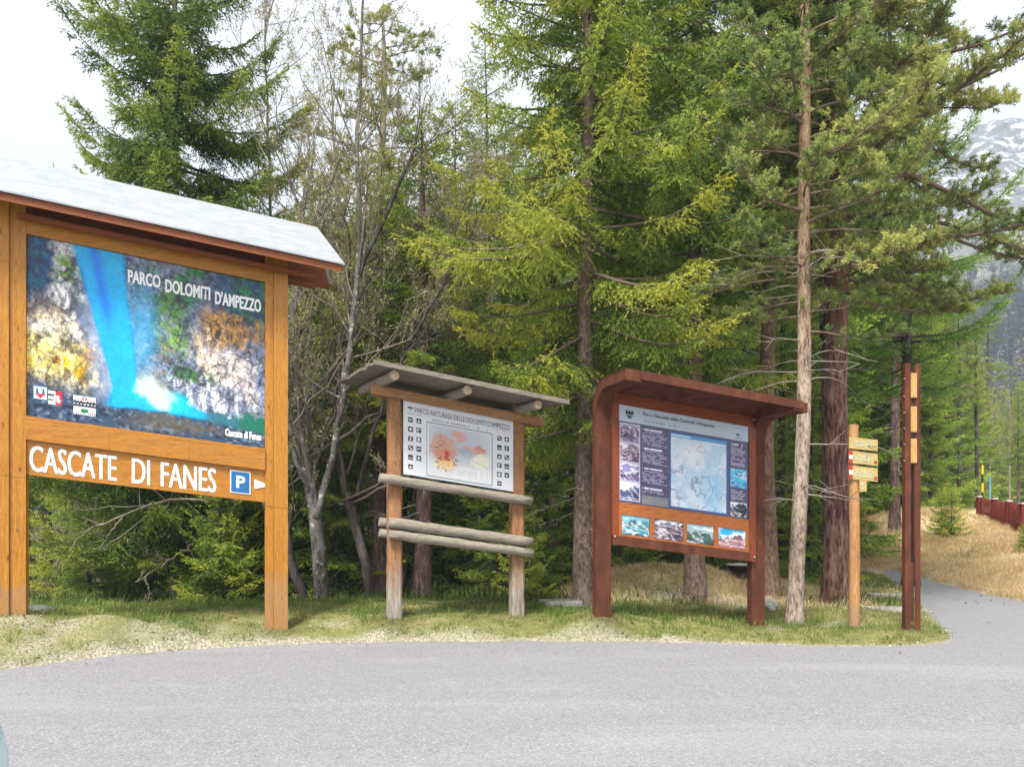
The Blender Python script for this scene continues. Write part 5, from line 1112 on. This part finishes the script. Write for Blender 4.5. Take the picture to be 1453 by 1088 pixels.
# ================================================================== far country, sky, light
def hill_h(az, r):
    """height of the valley sides: az = x/y of the direction, r = distance"""
    crest = .40+.07*np.sin(az*5+1)+.09*sm(.30, .62, az)+.05*(fbm(az*5+9, az*0+3, 90, 4)-.5)-.05*sm(-.3, -.62, az)
    t = np.clip((r-150)/(780-150), 0, 1)
    x = az*r; y = r
    rug = (fbm(x/95, y/95, 91, 6)-.5)*2; rid = 1-np.abs(2*fbm(x/170, y/170, 95, 5)-1)
    return crest*780*t**1.25+t*(rug*38+rid*30-15)-1.5
def build_far():
    az = np.linspace(-1.6, 1.6, 300); r = np.concatenate([np.linspace(150, 860, 170)])
    A, Rr = np.meshgrid(az, r); k = 1/np.sqrt(1+A*A); h = hill_h(A, Rr); h = np.where(Rr > 785, h-(Rr-785)*2.5, h)
    V = np.stack([A*Rr*k*1.15, Rr*k*1.15, h], -1).reshape(-1, 3); nx = len(az); i = np.arange(len(r)-1)[:, None]*nx+np.arange(nx-1)[None]
    Fq = np.stack([i, i+1, i+nx+1, i+nx], -1).reshape(-1, 4)
    t = NT('mountain_side', .95, .05); w = t.world(); n = t.noise(w, .018, 8, .62, .4); n2 = t.noise(t.world((1, 1, .35)), .09, 6, .65); n3 = t.noise(w, .4, 4); z = t.z()
    zz = t.math('ADD', z, t.math('MULTIPLY', t.math('SUBTRACT', n, .5), 190.0))
    wood_ = t.ramp(n3, [(.3, (.018, .034, .022)), (.7, (.05, .075, .035))]); rock = t.ramp(n2, [(.3, (.09, .085, .085)), (.6, (.24, .23, .22))]); scrub = t.ramp(n2, [(.35, (.14, .125, .09)), (.65, (.33, .30, .25))])
    mr = t.n('ShaderNodeMapRange'); t.put(mr.inputs[0], zz); mr.inputs[1].default_value = 105; mr.inputs[2].default_value = 150; c = t.mix(mr.outputs[0], wood_, scrub)
    mr = t.n('ShaderNodeMapRange'); t.put(mr.inputs[0], zz); mr.inputs[1].default_value = 150; mr.inputs[2].default_value = 200; c = t.mix(mr.outputs[0], c, rock)
    sn = t.ramp(n2, [(.53, 0.0), (.60, .85)]); mr = t.n('ShaderNodeMapRange'); t.put(mr.inputs[0], zz); mr.inputs[1].default_value = 140; mr.inputs[2].default_value = 215
    c = t.mix(t.math('MULTIPLY', sn, mr.outputs[0]), c, (.82, .84, .88)); t.color(c); t.bump(n2, .8, 4)
    tag(link('hills', mesh_np('hills', V, Fq, 4, smooth=True), t.m), kind='structure')
    # woods on the far slopes: many small ragged conifers, one mass
    rng = np.random.default_rng(12); N = 4300
    a = np.concatenate([rng.uniform(.40, .95, 3300), rng.uniform(-.95, .4, N-3300)]); rr = 150*(480/150)**rng.random(N); kk = 1/np.sqrt(1+a*a)
    x, y, z = a*rr*kk*1.15, rr*kk*1.15, hill_h(a, rr)
    keep = rng.random(N) < np.where(z > 105, .18, 1)*(.4+fbm(x/40, y/40, 77)); x, y, z = x[keep], y[keep], z[keep]; n = len(x)
    H = rng.uniform(8, 17, n); R0 = H*rng.uniform(.14, .22, n); k = 190
    q = 1-np.sqrt(rng.random((n, k))); q = np.clip(q+.02, .03, 1); aa = rng.uniform(0, 6.283, (n, k)); lev = np.sin(q*26+rng.uniform(0, 6, (n, 1)))*.22+.9
    rr2 = R0[:, None]*(1-q)*lev*rng.uniform(.35, 1.15, (n, k))
    B = np.stack([x[:, None]+rr2*.35*np.cos(aa), y[:, None]+rr2*.35*np.sin(aa), z[:, None]+q*H[:, None]], -1).reshape(-1, 3)
    D = unit(np.stack([np.cos(aa), np.sin(aa), rng.uniform(-.75, .1, (n, k))], -1).reshape(-1, 3)); Ln = (rr2*.8+.35).ravel(); Lf = Leaves(5)
    tint = np.repeat(np.where(rng.random(n) < .2, rng.uniform(.7, 1, n), rng.uniform(0, .5, n)), k); tint = np.clip(tint+rng.normal(0, .06, n*k), 0, 1)
    Lf.blades(B, D, Ln, Ln*.42+.1, tint)
    fm = foliage('far_conifers', [(0, (.018, .038, .022)), (.5, (.045, .07, .03)), (.7, (.16, .13, .085)), (1, (.30, .26, .20))], .0, 0)
    tag(link('far_woods', Lf.mesh('far_woods'), fm), kind='stuff')

SUN_EL, SUN_AZ = 56.0, 203.0      # from behind the photographer, a little to the left (azimuth from +Y, clockwise)
SUN_E, SUN_ANG, SKY_K, EXPO, HAZE = 2.8, 15.0, .15, 1.38, .0008
def build_light():
    w = bpy.data.worlds.new('World'); S.world = w; w.use_nodes = True; t = w.node_tree; bg = t.nodes['Background']
    N = lambda typ: t.nodes.new(typ)
    sky = N('ShaderNodeTexSky'); sky.sky_type = 'NISHITA'; sky.sun_disc = False; sky.sun_elevation = R(SUN_EL); sky.sun_rotation = R(SUN_AZ); sky.altitude = 1300
    tc = N('ShaderNodeTexCoord'); mp = N('ShaderNodeMapping'); mp.inputs['Scale'].default_value = (1, 1, 2.6); t.links.new(tc.outputs['Generated'], mp.inputs[0])
    nz = N('ShaderNodeTexNoise'); nz.inputs['Scale'].default_value = 2.2; nz.inputs['Detail'].default_value = 7; nz.inputs['Roughness'].default_value = .55; t.links.new(mp.outputs[0], nz.inputs[0])
    rp = N('ShaderNodeValToRGB'); rp.color_ramp.elements[0].position = .18; rp.color_ramp.elements[0].color = (.86, .86, .86, 1); rp.color_ramp.elements[1].position = .5; rp.color_ramp.elements[1].color = (1, 1, 1, 1); t.links.new(nz.outputs[0], rp.inputs[0])
    cl = N('ShaderNodeValToRGB'); cl.color_ramp.elements[0].position = .3; cl.color_ramp.elements[0].color = (3.9, 3.85, 3.95, 1); cl.color_ramp.elements[1].position = .7; cl.color_ramp.elements[1].color = (4.5, 4.42, 4.5, 1); t.links.new(nz.outputs[0], cl.inputs[0])
    mx = N('ShaderNodeMix'); mx.data_type = 'RGBA'; t.links.new(rp.outputs[0], mx.inputs[0]); t.links.new(sky.outputs[0], mx.inputs[6]); t.links.new(cl.outputs[0], mx.inputs[7])
    t.links.new(mx.outputs[2], bg.inputs[0]); bg.inputs[1].default_value = SKY_K
    L = bpy.data.lights.new('sun', 'SUN'); L.energy = SUN_E; L.angle = R(SUN_ANG); L.color = (1, .97, .91)
    o = bpy.data.objects.new('sun', L); COL.objects.link(o)
    az, el = R(SUN_AZ), R(SUN_EL); d = Vector((math.sin(az)*math.cos(el), math.cos(az)*math.cos(el), math.sin(el)))
    o.rotation_euler = d.to_track_quat('Z', 'Y').to_euler(); o.location = (0, 0, 60)
    S.view_settings.view_transform = 'Standard'; S.view_settings.look = 'None'; S.view_settings.exposure = EXPO; S.view_settings.gamma = 1
    if HAZE:
        bm = bmesh.new(); bmbox(bm, -1120, 1120, -60, 1050, -45, 520); t = bpy.data.materials.new('haze'); t.use_nodes = True; t.node_tree.nodes.clear()
        out = t.node_tree.nodes.new('ShaderNodeOutputMaterial'); pv = t.node_tree.nodes.new('ShaderNodeVolumePrincipled'); pv.inputs['Color'].default_value = (.66, .80, 1, 1); pv.inputs['Density'].default_value = HAZE; t.node_tree.links.new(pv.outputs[0], out.inputs['Volume'])
        tag(from_bm('haze', bm, t), kind='stuff')
def build_camera():
    c = bpy.data.cameras.new('camera'); o = bpy.data.objects.new('camera', c); COL.objects.link(o); o.location = (0, 0, EYE); o.rotation_euler = (R(90), 0, 0)
    c.sensor_width = 36; c.lens = F/1453*36; c.shift_y = (HY-544)/1453; c.clip_end = 6000; c.clip_start = .05; S.camera = o
    S.render.resolution_x = 1024; S.render.resolution_y = 766
    S.cycles.max_bounces = 5; S.cycles.diffuse_bounces = 3; S.cycles.transmission_bounces = 3; S.cycles.transparent_max_bounces = 4; S.cycles.volume_bounces = 0; S.cycles.glossy_bounces = 2
    S.cycles.use_denoising = True; S.cycles.denoiser = 'OPENIMAGEDENOISE'; S.cycles.denoising_input_passes = 'RGB_ALBEDO_NORMAL'; S.cycles.sample_clamp_indirect = 4
# ================================================================== the wood
def build_trees():
    b_sp = bark('spruce_bark', [(.32, (.07, .045, .036)), (.5, (.20, .14, .11)), (.68, (.35, .27, .225))], plate=(17, 17, 8)); b_gr = bark('grey_spruce_bark', [(.3, (.11, .10, .09)), (.5, (.22, .20, .185)), (.72, (.36, .33, .30))], plate=(17, 17, 8))
    b_rd = bark('red_pine_bark', [(.36, (.04, .02, .02)), (.5, (.155, .080, .062)), (.64, (.30, .185, .145))], hi=[(.3, (.10, .045, .03)), (.6, (.23, .115, .075))], hi_z=(4.0, 5.4), plate=(13, 13, 2.4), bump=1.8)
    b_rb = bark('redbrown_bark', [(.3, (.04, .024, .024)), (.5, (.105, .066, .06)), (.66, (.21, .14, .12))], plate=(14, 14, 4), bump=1.2)
    b_br = bark('brown_bark', [(.32, (.08, .045, .032)), (.5, (.22, .14, .10)), (.68, (.34, .25, .19))], plate=(16, 16, 7)); b_pl = bark('pale_pine_bark', [(.32, (.07, .052, .045)), (.44, (.28, .205, .16)), (.57, (.50, .40, .32)), (.72, (.64, .55, .47))], hi=[(.32, (.12, .07, .045)), (.46, (.38, .24, .14)), (.62, (.56, .42, .29))], hi_z=(2.5, 5.5), plate=(19, 19, 6), bump=1.6)
    b_dk = bark('dark_bark', [(.3, (.022, .018, .018)), (.5, (.06, .05, .048)), (.7, (.12, .10, .095))], plate=(9, 9, 3)); b_al = bark('alder_bark', limbs='dark', stops=[(.34, (.04, .034, .032)), (.5, (.12, .108, .10)), (.66, (.23, .215, .20))], plate=(8, 8, 4), lichen=.7)
    b_tw = bark('twig_bark', limbs=False, stops=[(.3, (.13, .11, .082)), (.5, (.23, .20, .15)), (.7, (.34, .30, .235))], plate=(6, 6, 3), bump=.2)
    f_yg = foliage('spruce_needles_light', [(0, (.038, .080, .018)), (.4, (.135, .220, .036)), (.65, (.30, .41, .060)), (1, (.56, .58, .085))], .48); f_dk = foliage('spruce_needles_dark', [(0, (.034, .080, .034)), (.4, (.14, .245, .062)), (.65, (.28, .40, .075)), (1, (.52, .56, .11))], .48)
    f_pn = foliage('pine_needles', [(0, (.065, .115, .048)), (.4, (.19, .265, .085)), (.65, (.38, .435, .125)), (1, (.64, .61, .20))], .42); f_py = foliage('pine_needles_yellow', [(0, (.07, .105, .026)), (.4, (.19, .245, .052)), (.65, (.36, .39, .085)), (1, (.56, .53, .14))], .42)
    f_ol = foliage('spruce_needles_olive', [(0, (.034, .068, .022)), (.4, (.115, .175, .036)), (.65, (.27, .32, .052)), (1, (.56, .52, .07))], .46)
    f_lr = foliage('larch_buds', [(0, (.16, .13, .06)), (.5, (.27, .25, .09)), (1, (.36, .34, .12))], .3); f_bd = foliage('pale_buds', [(0, (.20, .18, .07)), (.6, (.38, .37, .12)), (1, (.50, .48, .19))], .35)

    # ---- the trees one can tell apart -------------------------------------------------
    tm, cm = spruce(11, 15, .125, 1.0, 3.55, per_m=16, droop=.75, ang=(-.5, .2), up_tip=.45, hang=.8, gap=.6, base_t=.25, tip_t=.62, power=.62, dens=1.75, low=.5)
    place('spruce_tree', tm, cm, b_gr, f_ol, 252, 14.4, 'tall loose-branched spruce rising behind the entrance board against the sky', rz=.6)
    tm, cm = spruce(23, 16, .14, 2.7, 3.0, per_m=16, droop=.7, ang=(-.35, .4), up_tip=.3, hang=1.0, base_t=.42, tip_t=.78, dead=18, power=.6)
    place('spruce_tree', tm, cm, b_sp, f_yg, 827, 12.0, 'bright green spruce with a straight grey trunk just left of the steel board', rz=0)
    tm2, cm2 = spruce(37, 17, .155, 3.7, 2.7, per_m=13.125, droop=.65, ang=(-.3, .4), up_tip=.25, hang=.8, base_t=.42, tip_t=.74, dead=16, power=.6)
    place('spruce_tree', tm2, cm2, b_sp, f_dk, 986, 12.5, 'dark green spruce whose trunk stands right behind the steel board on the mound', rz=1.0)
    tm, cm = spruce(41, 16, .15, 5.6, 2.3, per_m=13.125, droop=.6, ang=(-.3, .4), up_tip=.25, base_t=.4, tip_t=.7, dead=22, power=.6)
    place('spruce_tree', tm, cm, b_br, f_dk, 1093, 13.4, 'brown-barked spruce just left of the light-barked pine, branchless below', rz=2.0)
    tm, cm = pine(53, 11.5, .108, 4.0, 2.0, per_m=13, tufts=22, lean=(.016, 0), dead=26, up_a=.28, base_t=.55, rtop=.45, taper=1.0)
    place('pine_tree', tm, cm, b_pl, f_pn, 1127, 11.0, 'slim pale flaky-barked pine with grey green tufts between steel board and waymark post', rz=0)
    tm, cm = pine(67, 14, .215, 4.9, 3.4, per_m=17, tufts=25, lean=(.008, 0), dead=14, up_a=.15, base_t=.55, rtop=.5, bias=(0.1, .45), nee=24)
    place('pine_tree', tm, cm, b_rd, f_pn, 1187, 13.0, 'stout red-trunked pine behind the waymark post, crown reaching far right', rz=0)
    tm, cm = spruce(71, 12.5, .16, 4.2, 2.9, per_m=10.5, droop=.55, ang=(-.1, .5), up_tip=.45, base_t=.36, tip_t=.66, power=.7, hang=.35)
    place('spruce_tree', tm, cm, b_dk, f_dk, 1292.5, 16.8, 'dark spruce behind the stout red pine, its spiky bough ends pointing right', rz=.2)
    # sparse yellowish pine and bare larch between the first two boards
    tm3, cm3 = pine(83, 12.5, .11, 6.6, 2.0, per_m=7.35, dead=8, up_a=.3, base_t=.62, nee=20)
    place('pine_tree', tm3, cm3, b_tw, f_py, 545, 16.5, 'thin yellowish pine with layered tufts high above the middle map board', rz=.4)
    st = lambda L, d0: [((gx(px, d0+q)-gx(L[0][0], d0), q, (868-py)/F*d0) if True else 0) for px, py, q in L]
    def bare(seed, name, label, px, d, stems, bm_, fm, crown='buds', **kw):
        ss = []
        for pts, r in stems: ss.append(([(gx(a, d+q)-gx(px, d), q, (862-y)/F*d) for a, y, q in pts], r))
        tm, cm = bare_tree(seed, ss, **kw); return place(name, tm, cm, bm_, fm, px, d, label, crown=crown, dz=-.04, z=EYE+(HY-862)/F*d)
    bare(91, 'bare_tree', 'grey lichened leafless tree with forked stems between the first two boards', 458, 12.4, [([(459, 880, 0), (452, 760, 0), (440, 690, .1), (425, 600, .2), (415, 470, .4), (425, 330, .5), (440, 210, .6)], .12), ([(448, 730, 0), (470, 660, .0), (490, 540, -.1), (510, 380, 0), (506, 220, .1), (512, 60, .2), (516, -60, .2)], .06), ([(436, 690, 0), (415, 640, -.2), (408, 560, -.3), (420, 430, -.3), (450, 320, -.3)], .04)], b_al, f_bd, kids=(4, 7))
    bare(97, 'bare_tree', 'dark leaning leafless trunk left of the middle map board', 528, 12.9, [([(530, 880, 0), (522, 800, 0), (498, 720, .1), (480, 650, .1), (470, 540, .2), (500, 400, .3), (555, 280, .3), (590, 190, .3)], .09), ([(500, 730, .1), (530, 600, .0), (590, 470, -.1), (660, 350, -.1), (700, 260, 0)], .04)], b_dk, f_bd, kids=(4, 7))
    bare(101, 'bare_tree', 'leaning dark trunk at the right post of the entrance board', 432, 12.6, [([(440, 885, 0), (415, 800, .1), (400, 690, .2), (405, 520, .3), (450, 400, .4)], .09)], b_dk, f_bd, kids=(3, 6))
    bare(103, 'bare_tree', 'slender many-stemmed leafless tree with upright pale twigs behind the middle board', 560, 15.5, [([(560, 880, 0), (552, 600, 0), (548, 420, .2), (556, 280, .2)], .045), ([(565, 880, .2), (600, 600, .2), (612, 400, .2), (600, 220, .2)], .045), ([(552, 880, -.1), (500, 560, -.2), (480, 330, -.1), (470, 120, 0)], .045), ([(570, 880, .3), (640, 560, .4), (660, 400, .4), (650, 260, .4)], .04)], b_tw, f_bd, kids=(4, 7))
    bare(107, 'bare_tree', 'thin leafless tree with whippy twigs above the right end of the white roof', 395, 16.5, [([(400, 880, 0), (392, 560, 0), (385, 330, .2), (378, 130, .2), (376, 20, .2)], .05), ([(404, 880, .2), (420, 560, .2), (440, 330, .2), (446, 180, .2)], .04)], b_tw, f_bd, kids=(3, 6))
    bare(109, 'dead_bough', 'long grey dead bough arching down under the name board in front of the young spruces', 300, 13.0, [([(300, 708, .5), (250, 702, .2), (180, 725, 0), (120, 752, 0), (75, 800, -.1)], .028), ([(180, 725, 0), (150, 760, .0), (128, 800, 0)], .013), ([(275, 770, .4), (245, 790, .2), (192, 822, 0)], .026), ([(206, 815, .05), (212, 840, .05), (202, 866, .05)], .014), ([(330, 705, .4), (372, 702, .1), (385, 735, 0)], .02)], b_tw, None, buds=False, kids=(3, 6), depth=3)
    # trunks seen below the crowns in the shade
    tA, cA = spruce(113, 15, .16, 5.0, 2.4, per_m=8.75, base_t=.35, tip_t=.65, dead=26); tB, cB = spruce(127, 13, .12, 4.2, 2.1, per_m=9.625, base_t=.38, tip_t=.7, dead=26, droop=.7); tC, cC = pine(131, 13, .13, 6.5, 1.9, per_m=7, base_t=.5, nee=18)
    tD, cD = spruce(117, 8.6, .165, 3.3, 1.75, per_m=13, base_t=.42, tip_t=.76, dead=24, droop=.7)
    place('spruce_tree', tD, cD, b_rb, f_yg, 599, 13.9, 'reddish-brown trunk seen between the posts of the middle board, nearer its left post', rz=1)
    place('spruce_tree', tB, cB, b_dk, f_dk, 656, 16.6, 'thin dark trunk seen between the posts of the middle board, nearer its right post', rz=2, sc=.7)
    place('spruce_tree', tD, cD, b_rb, f_dk, 541, 14.2, 'dark red trunk close behind the left post of the middle board', rz=4, sc=.9)
    place('spruce_tree', tB, cB, b_dk, f_yg, 213, 15.8, 'dark violet trunk under the name board beside the grey spruce trunk', rz=3, sc=.62)
    place('spruce_tree', tB, cB, b_dk, f_yg, 70, 17.0, 'thin dark trunk close to the left post of the entrance board', rz=5, sc=.60)
    place('spruce_tree', tA, cA, b_rb, f_yg, 368, 16.2, 'dark red trunk just left of the right post of the entrance board', rz=5.5, sc=.58)
    place('spruce_tree', tB, cB, b_dk, f_dk, 895, 17.0, 'dark spruce trunk seen under the steel board left of the mound top', rz=.7)
    place('spruce_tree', tA, cA, b_dk, f_dk, 940, 19.0, 'dark shaded spruce far behind the steel board', rz=1.7)
    place('spruce_tree', tA, cA, b_dk, f_dk, 1270, 24.5, 'dark spruce trunk at the foot of the bank left of the steel stele', rz=2.2)
    place('pine_tree', tC, cC, b_dk, f_pn, 1360, 31.0, 'black slender trunk at the top of the dry bank', rz=.3, sc=.62)
    place('pine_tree', tC, cC, b_br, f_pn, 1386, 33.0, 'grey brown trunk behind the left end of the maroon fence', rz=2.3, sc=.6)
    # young spruces of the undergrowth
    yA = spruce(139, 4.2, .05, .15, 1.25, per_m=22.75, droop=.5, ang=(-.15, .7), base_t=.45, tip_t=.8, dead=0, power=.9, low=.85); yB = spruce(149, 3.0, .04, .1, 1.0, per_m=26.25, droop=.4, ang=(-.1, .8), base_t=.5, tip_t=.9, dead=0, power=.9, low=.9); yC = spruce(151, 6.5, .07, .3, 1.5, per_m=17.5, droop=.7, ang=(-.3, .6), base_t=.36, tip_t=.66, dead=2, power=.85, low=.8)
    Y = [(312, 13.4, yB, f_yg, 'bright green young spruce under the parking sign', .85), (345, 14.2, yB, f_yg, 'yellow green young spruce beside the right post of the entrance board', .95), (305, 15.6, yA, f_dk, 'young spruce behind the grey trunk under the name board', .8), (128, 14.6, yA, f_yg, 'bushy young spruce under the first word of the name board', .75), (175, 16.5, yA, f_yg, 'young spruce under the middle of the name board', .8), (95, 15.6, yB, f_yg, 'yellow green young spruce near the left post of the entrance board', 1.1), (20, 17, yC, f_yg, 'young spruce behind the left post of the entrance board', .8), (225, 18.5, yC, f_yg, 'deep green spruce in the gap under the name board', .7),
         (405, 15.0, yA, f_yg, 'young spruce behind the leaning dark trunk', .75), (490, 15.2, yA, f_yg, 'young spruce between the grey leafless trunk and the middle board', .7), (425, 19, yC, f_yg, 'young spruce further back between the first two boards', .75), (575, 17.5, yC, f_dk, 'dark young spruce behind the left half of the middle board', .8), (630, 15.5, yA, f_yg, 'low green spruce between the posts of the middle board', .8), (690, 15.0, yC, f_yg, 'dense spruce behind the right post of the middle board', .72), (755, 14.6, yC, f_dk, 'dense dark spruce between the middle board and the bright green spruce', .75), (745, 13.0, yB, f_yg, 'small yellow green spruce sprig right of the middle board', .55), (775, 16.6, yC, f_dk, 'tall dark young spruce behind the gap between second and third boards', 1.0),
         (905, 16.0, yB, f_yg, 'small light green spruce seen under the left end of the steel board', .62), (1010, 17.0, yB, f_yg, 'light green young spruce seen under the right end of the steel board', .7), (955, 17.6, yA, f_dk, 'dark young spruce behind the mound', .7), (1075, 18.0, yC, f_dk, 'dark young spruce behind the brown-barked trunk', .75), (1148, 19.5, yC, f_dk, 'dark young spruce between the pale pine and the stout red pine', .7), (1105, 20.5, yA, f_yg, 'light young spruce far back between two bare trunks', .9), (1225, 27.0, yC, f_dk, 'dark spruce behind the waymark arms on the bank', .75), (1350, 22.4, yB, f_yg, 'small green bush-like spruce in the middle of the dry bank', .52), (1336, 22.9, yB, f_dk, 'second small green spruce bush on the dry bank, further left', .48), (1452, 18.4, yB, f_yg, 'tiny green spruce at the right end of the dry bank', .22)]
    for px, d, (a, b), fm, lab, sc in Y: place('young_spruce', a, b, b_dk, fm, px, d, lab, rz=px*.7, sc=sc)
    for px, d, sc, fm, lab in ((455, 18.0, 1.45, f_yg, 'yellow green spruce rising between the first two boards, left one of two'), (505, 20.5, 1.75, f_dk, 'darker taller spruce between the first two boards, right behind the thin bare stems'), (575, 17.6, 1.5, f_yg, 'yellow green spruce rising behind the left half of the middle board'), (640, 18.8, 1.75, f_yg, 'tall yellow green spruce behind the right post of the middle board'), (338, 19.0, 1.5, f_yg, 'spruce top just above the right part of the white roof'), (398, 21.5, 1.45, f_dk, 'dark spruce top right of the white roof end'), (700, 14.0, .62, f_yg, 'yellow green sapling spruce right behind the right post of the middle board'), (1150, 15.8, .75, f_yg, 'light green sapling spruce between the slim pale pine and the stout red pine'),
                              (1434, 55, 1.3, f_pn, 'hazy pale conifer above the right end of the fence'), (1456, 50, 1.35, f_dk, 'hazy dark conifer at the frame edge above the fence'), (1425, 66, 1.6, f_yg, 'far hazy green conifer in the middle above the fence'),
                              (478, 14.4, .92, f_yg, 'yellow green spruce close behind the forked grey leafless tree'), (442, 15.6, 1.1, f_yg, 'spruce close behind the right post of the entrance board'), (1343, 38, 1.5, f_pn, 'greyish green conifer above the bush on the dry bank'), (1368, 42, 1.5, f_yg, 'bright green conifer behind the black slender trunk'), (1384, 46, 1.35, f_pn, 'greyish green conifer behind the left end of the fence'), (1412, 58, 1.25, f_dk, 'hazy dark conifer right of the two snow poles')):
        place('spruce_tree', yC[0], yC[1], b_dk, fm, px, d, lab, rz=px*.37, sc=sc)
    # the wood behind, region by region
    rng = np.random.default_rng(77)
    kinds = [('spruce_tree', tA, cA, b_dk, f_dk), ('spruce_tree', tB, cB, b_dk, f_yg), ('pine_tree', tC, cC, b_br, f_pn), ('spruce_tree', tm2, cm2, b_sp, f_dk), ('young_spruce', *yC, b_dk, f_yg)]
    def fill(px0, px1, d0, d1, n, kk, s0, s1, group, lab):
        for i in range(n):
            f = (i+rng.uniform(.15, .85))/n; px = px0+(px1-px0)*f; d = rng.uniform(d0, d1); k = kinds[kk[rng.integers(len(kk))]]
            place(k[0], k[1], k[2], k[3], k[4], px, d, lab, group, rng.uniform(0, 6.28), rng.uniform(s0, s1))
    fill(-90, 420, 19, 26, 9, [1, 4, 0, 4], .46, .58, 'low trees behind the entrance board', 'green tree of the low wood seen past the posts of the entrance board')
    fill(-160, 420, 27, 36, 8, [0, 1, 4], .55, .7, 'low trees behind the entrance board', 'green tree of the low wood seen past the posts of the entrance board')
    fill(420, 640, 19, 26, 6, [0, 1, 2], .68, .8, 'trees behind the middle board', 'conifer of the wood seen past the middle map board')
    fill(420, 660, 28, 38, 6, [0, 2, 1], .9, 1.05, 'trees behind the middle board', 'conifer of the wood seen past the middle map board')
    fill(650, 1180, 17.5, 22, 10, [0, 3, 1], .85, 1.1, 'trees behind the steel board', 'tall conifer of the close dark wood above the steel board')
    fill(640, 1200, 24, 36, 9, [0, 3, 1], 1.0, 1.3, 'trees behind the steel board', 'tall conifer of the close dark wood above the steel board')
    fill(1200, 1335, 27, 34, 6, [2, 0, 1], .5, .62, 'trees above the dry bank', 'tree of the green wood beyond the road bend')
    fill(1220, 1390, 36, 50, 8, [2, 0, 2], .62, .78, 'trees above the dry bank', 'tree of the green wood beyond the road bend')
    fill(1385, 1560, 40, 62, 5, [2, 0], .38, .55, 'trees beyond the fence', 'hazy tree beyond the maroon fence')
    kinds += [('young_spruce', *yC, b_dk, f_pn), ('young_spruce', *yA, b_dk, f_dk)]
    fill(1195, 1325, 26.5, 31, 9, [5, 4, 5], 1.1, 1.75, 'leafy conifers above the dry bank', 'bushy full-crowned conifer on top of the dry bank')
    fill(1200, 1352, 33, 40, 8, [5, 5, 4], 1.2, 1.7, 'leafy conifers above the dry bank', 'bushy full-crowned conifer on top of the dry bank')
    fill(1375, 1500, 48, 75, 8, [5, 5, 2], .9, 1.5, 'trees beyond the fence', 'hazy tree beyond the maroon fence')
    fill(640, 1180, 22, 30, 8, [4, 5, 4], 1.4, 2.1, 'bushy conifers in the close dark wood', 'bushy conifer filling the close wood behind the steel board')
    tl, cl = bare_tree(163, [([(0, 0, 0), (.05, 0, 3), (-.05, 0, 6), (.05, 0, 9), (0, 0, 11)], .11)], kids=(4, 6), depth=3, bl=.05)
    for px, d, s, lab in ((1432, 44, .6, 'pale leafless larch beyond the fence, nearest the frame edge'), (1405, 52, .75, 'pale leafless larch just right of the black slender trunk'), (320, 30, .7, 'pale leafless larch behind the right end of the white roof'), (600, 24, .95, 'pale leafless larch behind the middle board')): place('larch_tree', tl, cl, b_tw, f_lr, px, d, lab, rz=px, sc=s, crown='buds')

build_ground(); build_grass()
_c, _w, _b = build_boards(); build_small(_c, _w, _b)
build_trees(); build_far(); build_light(); build_camera()
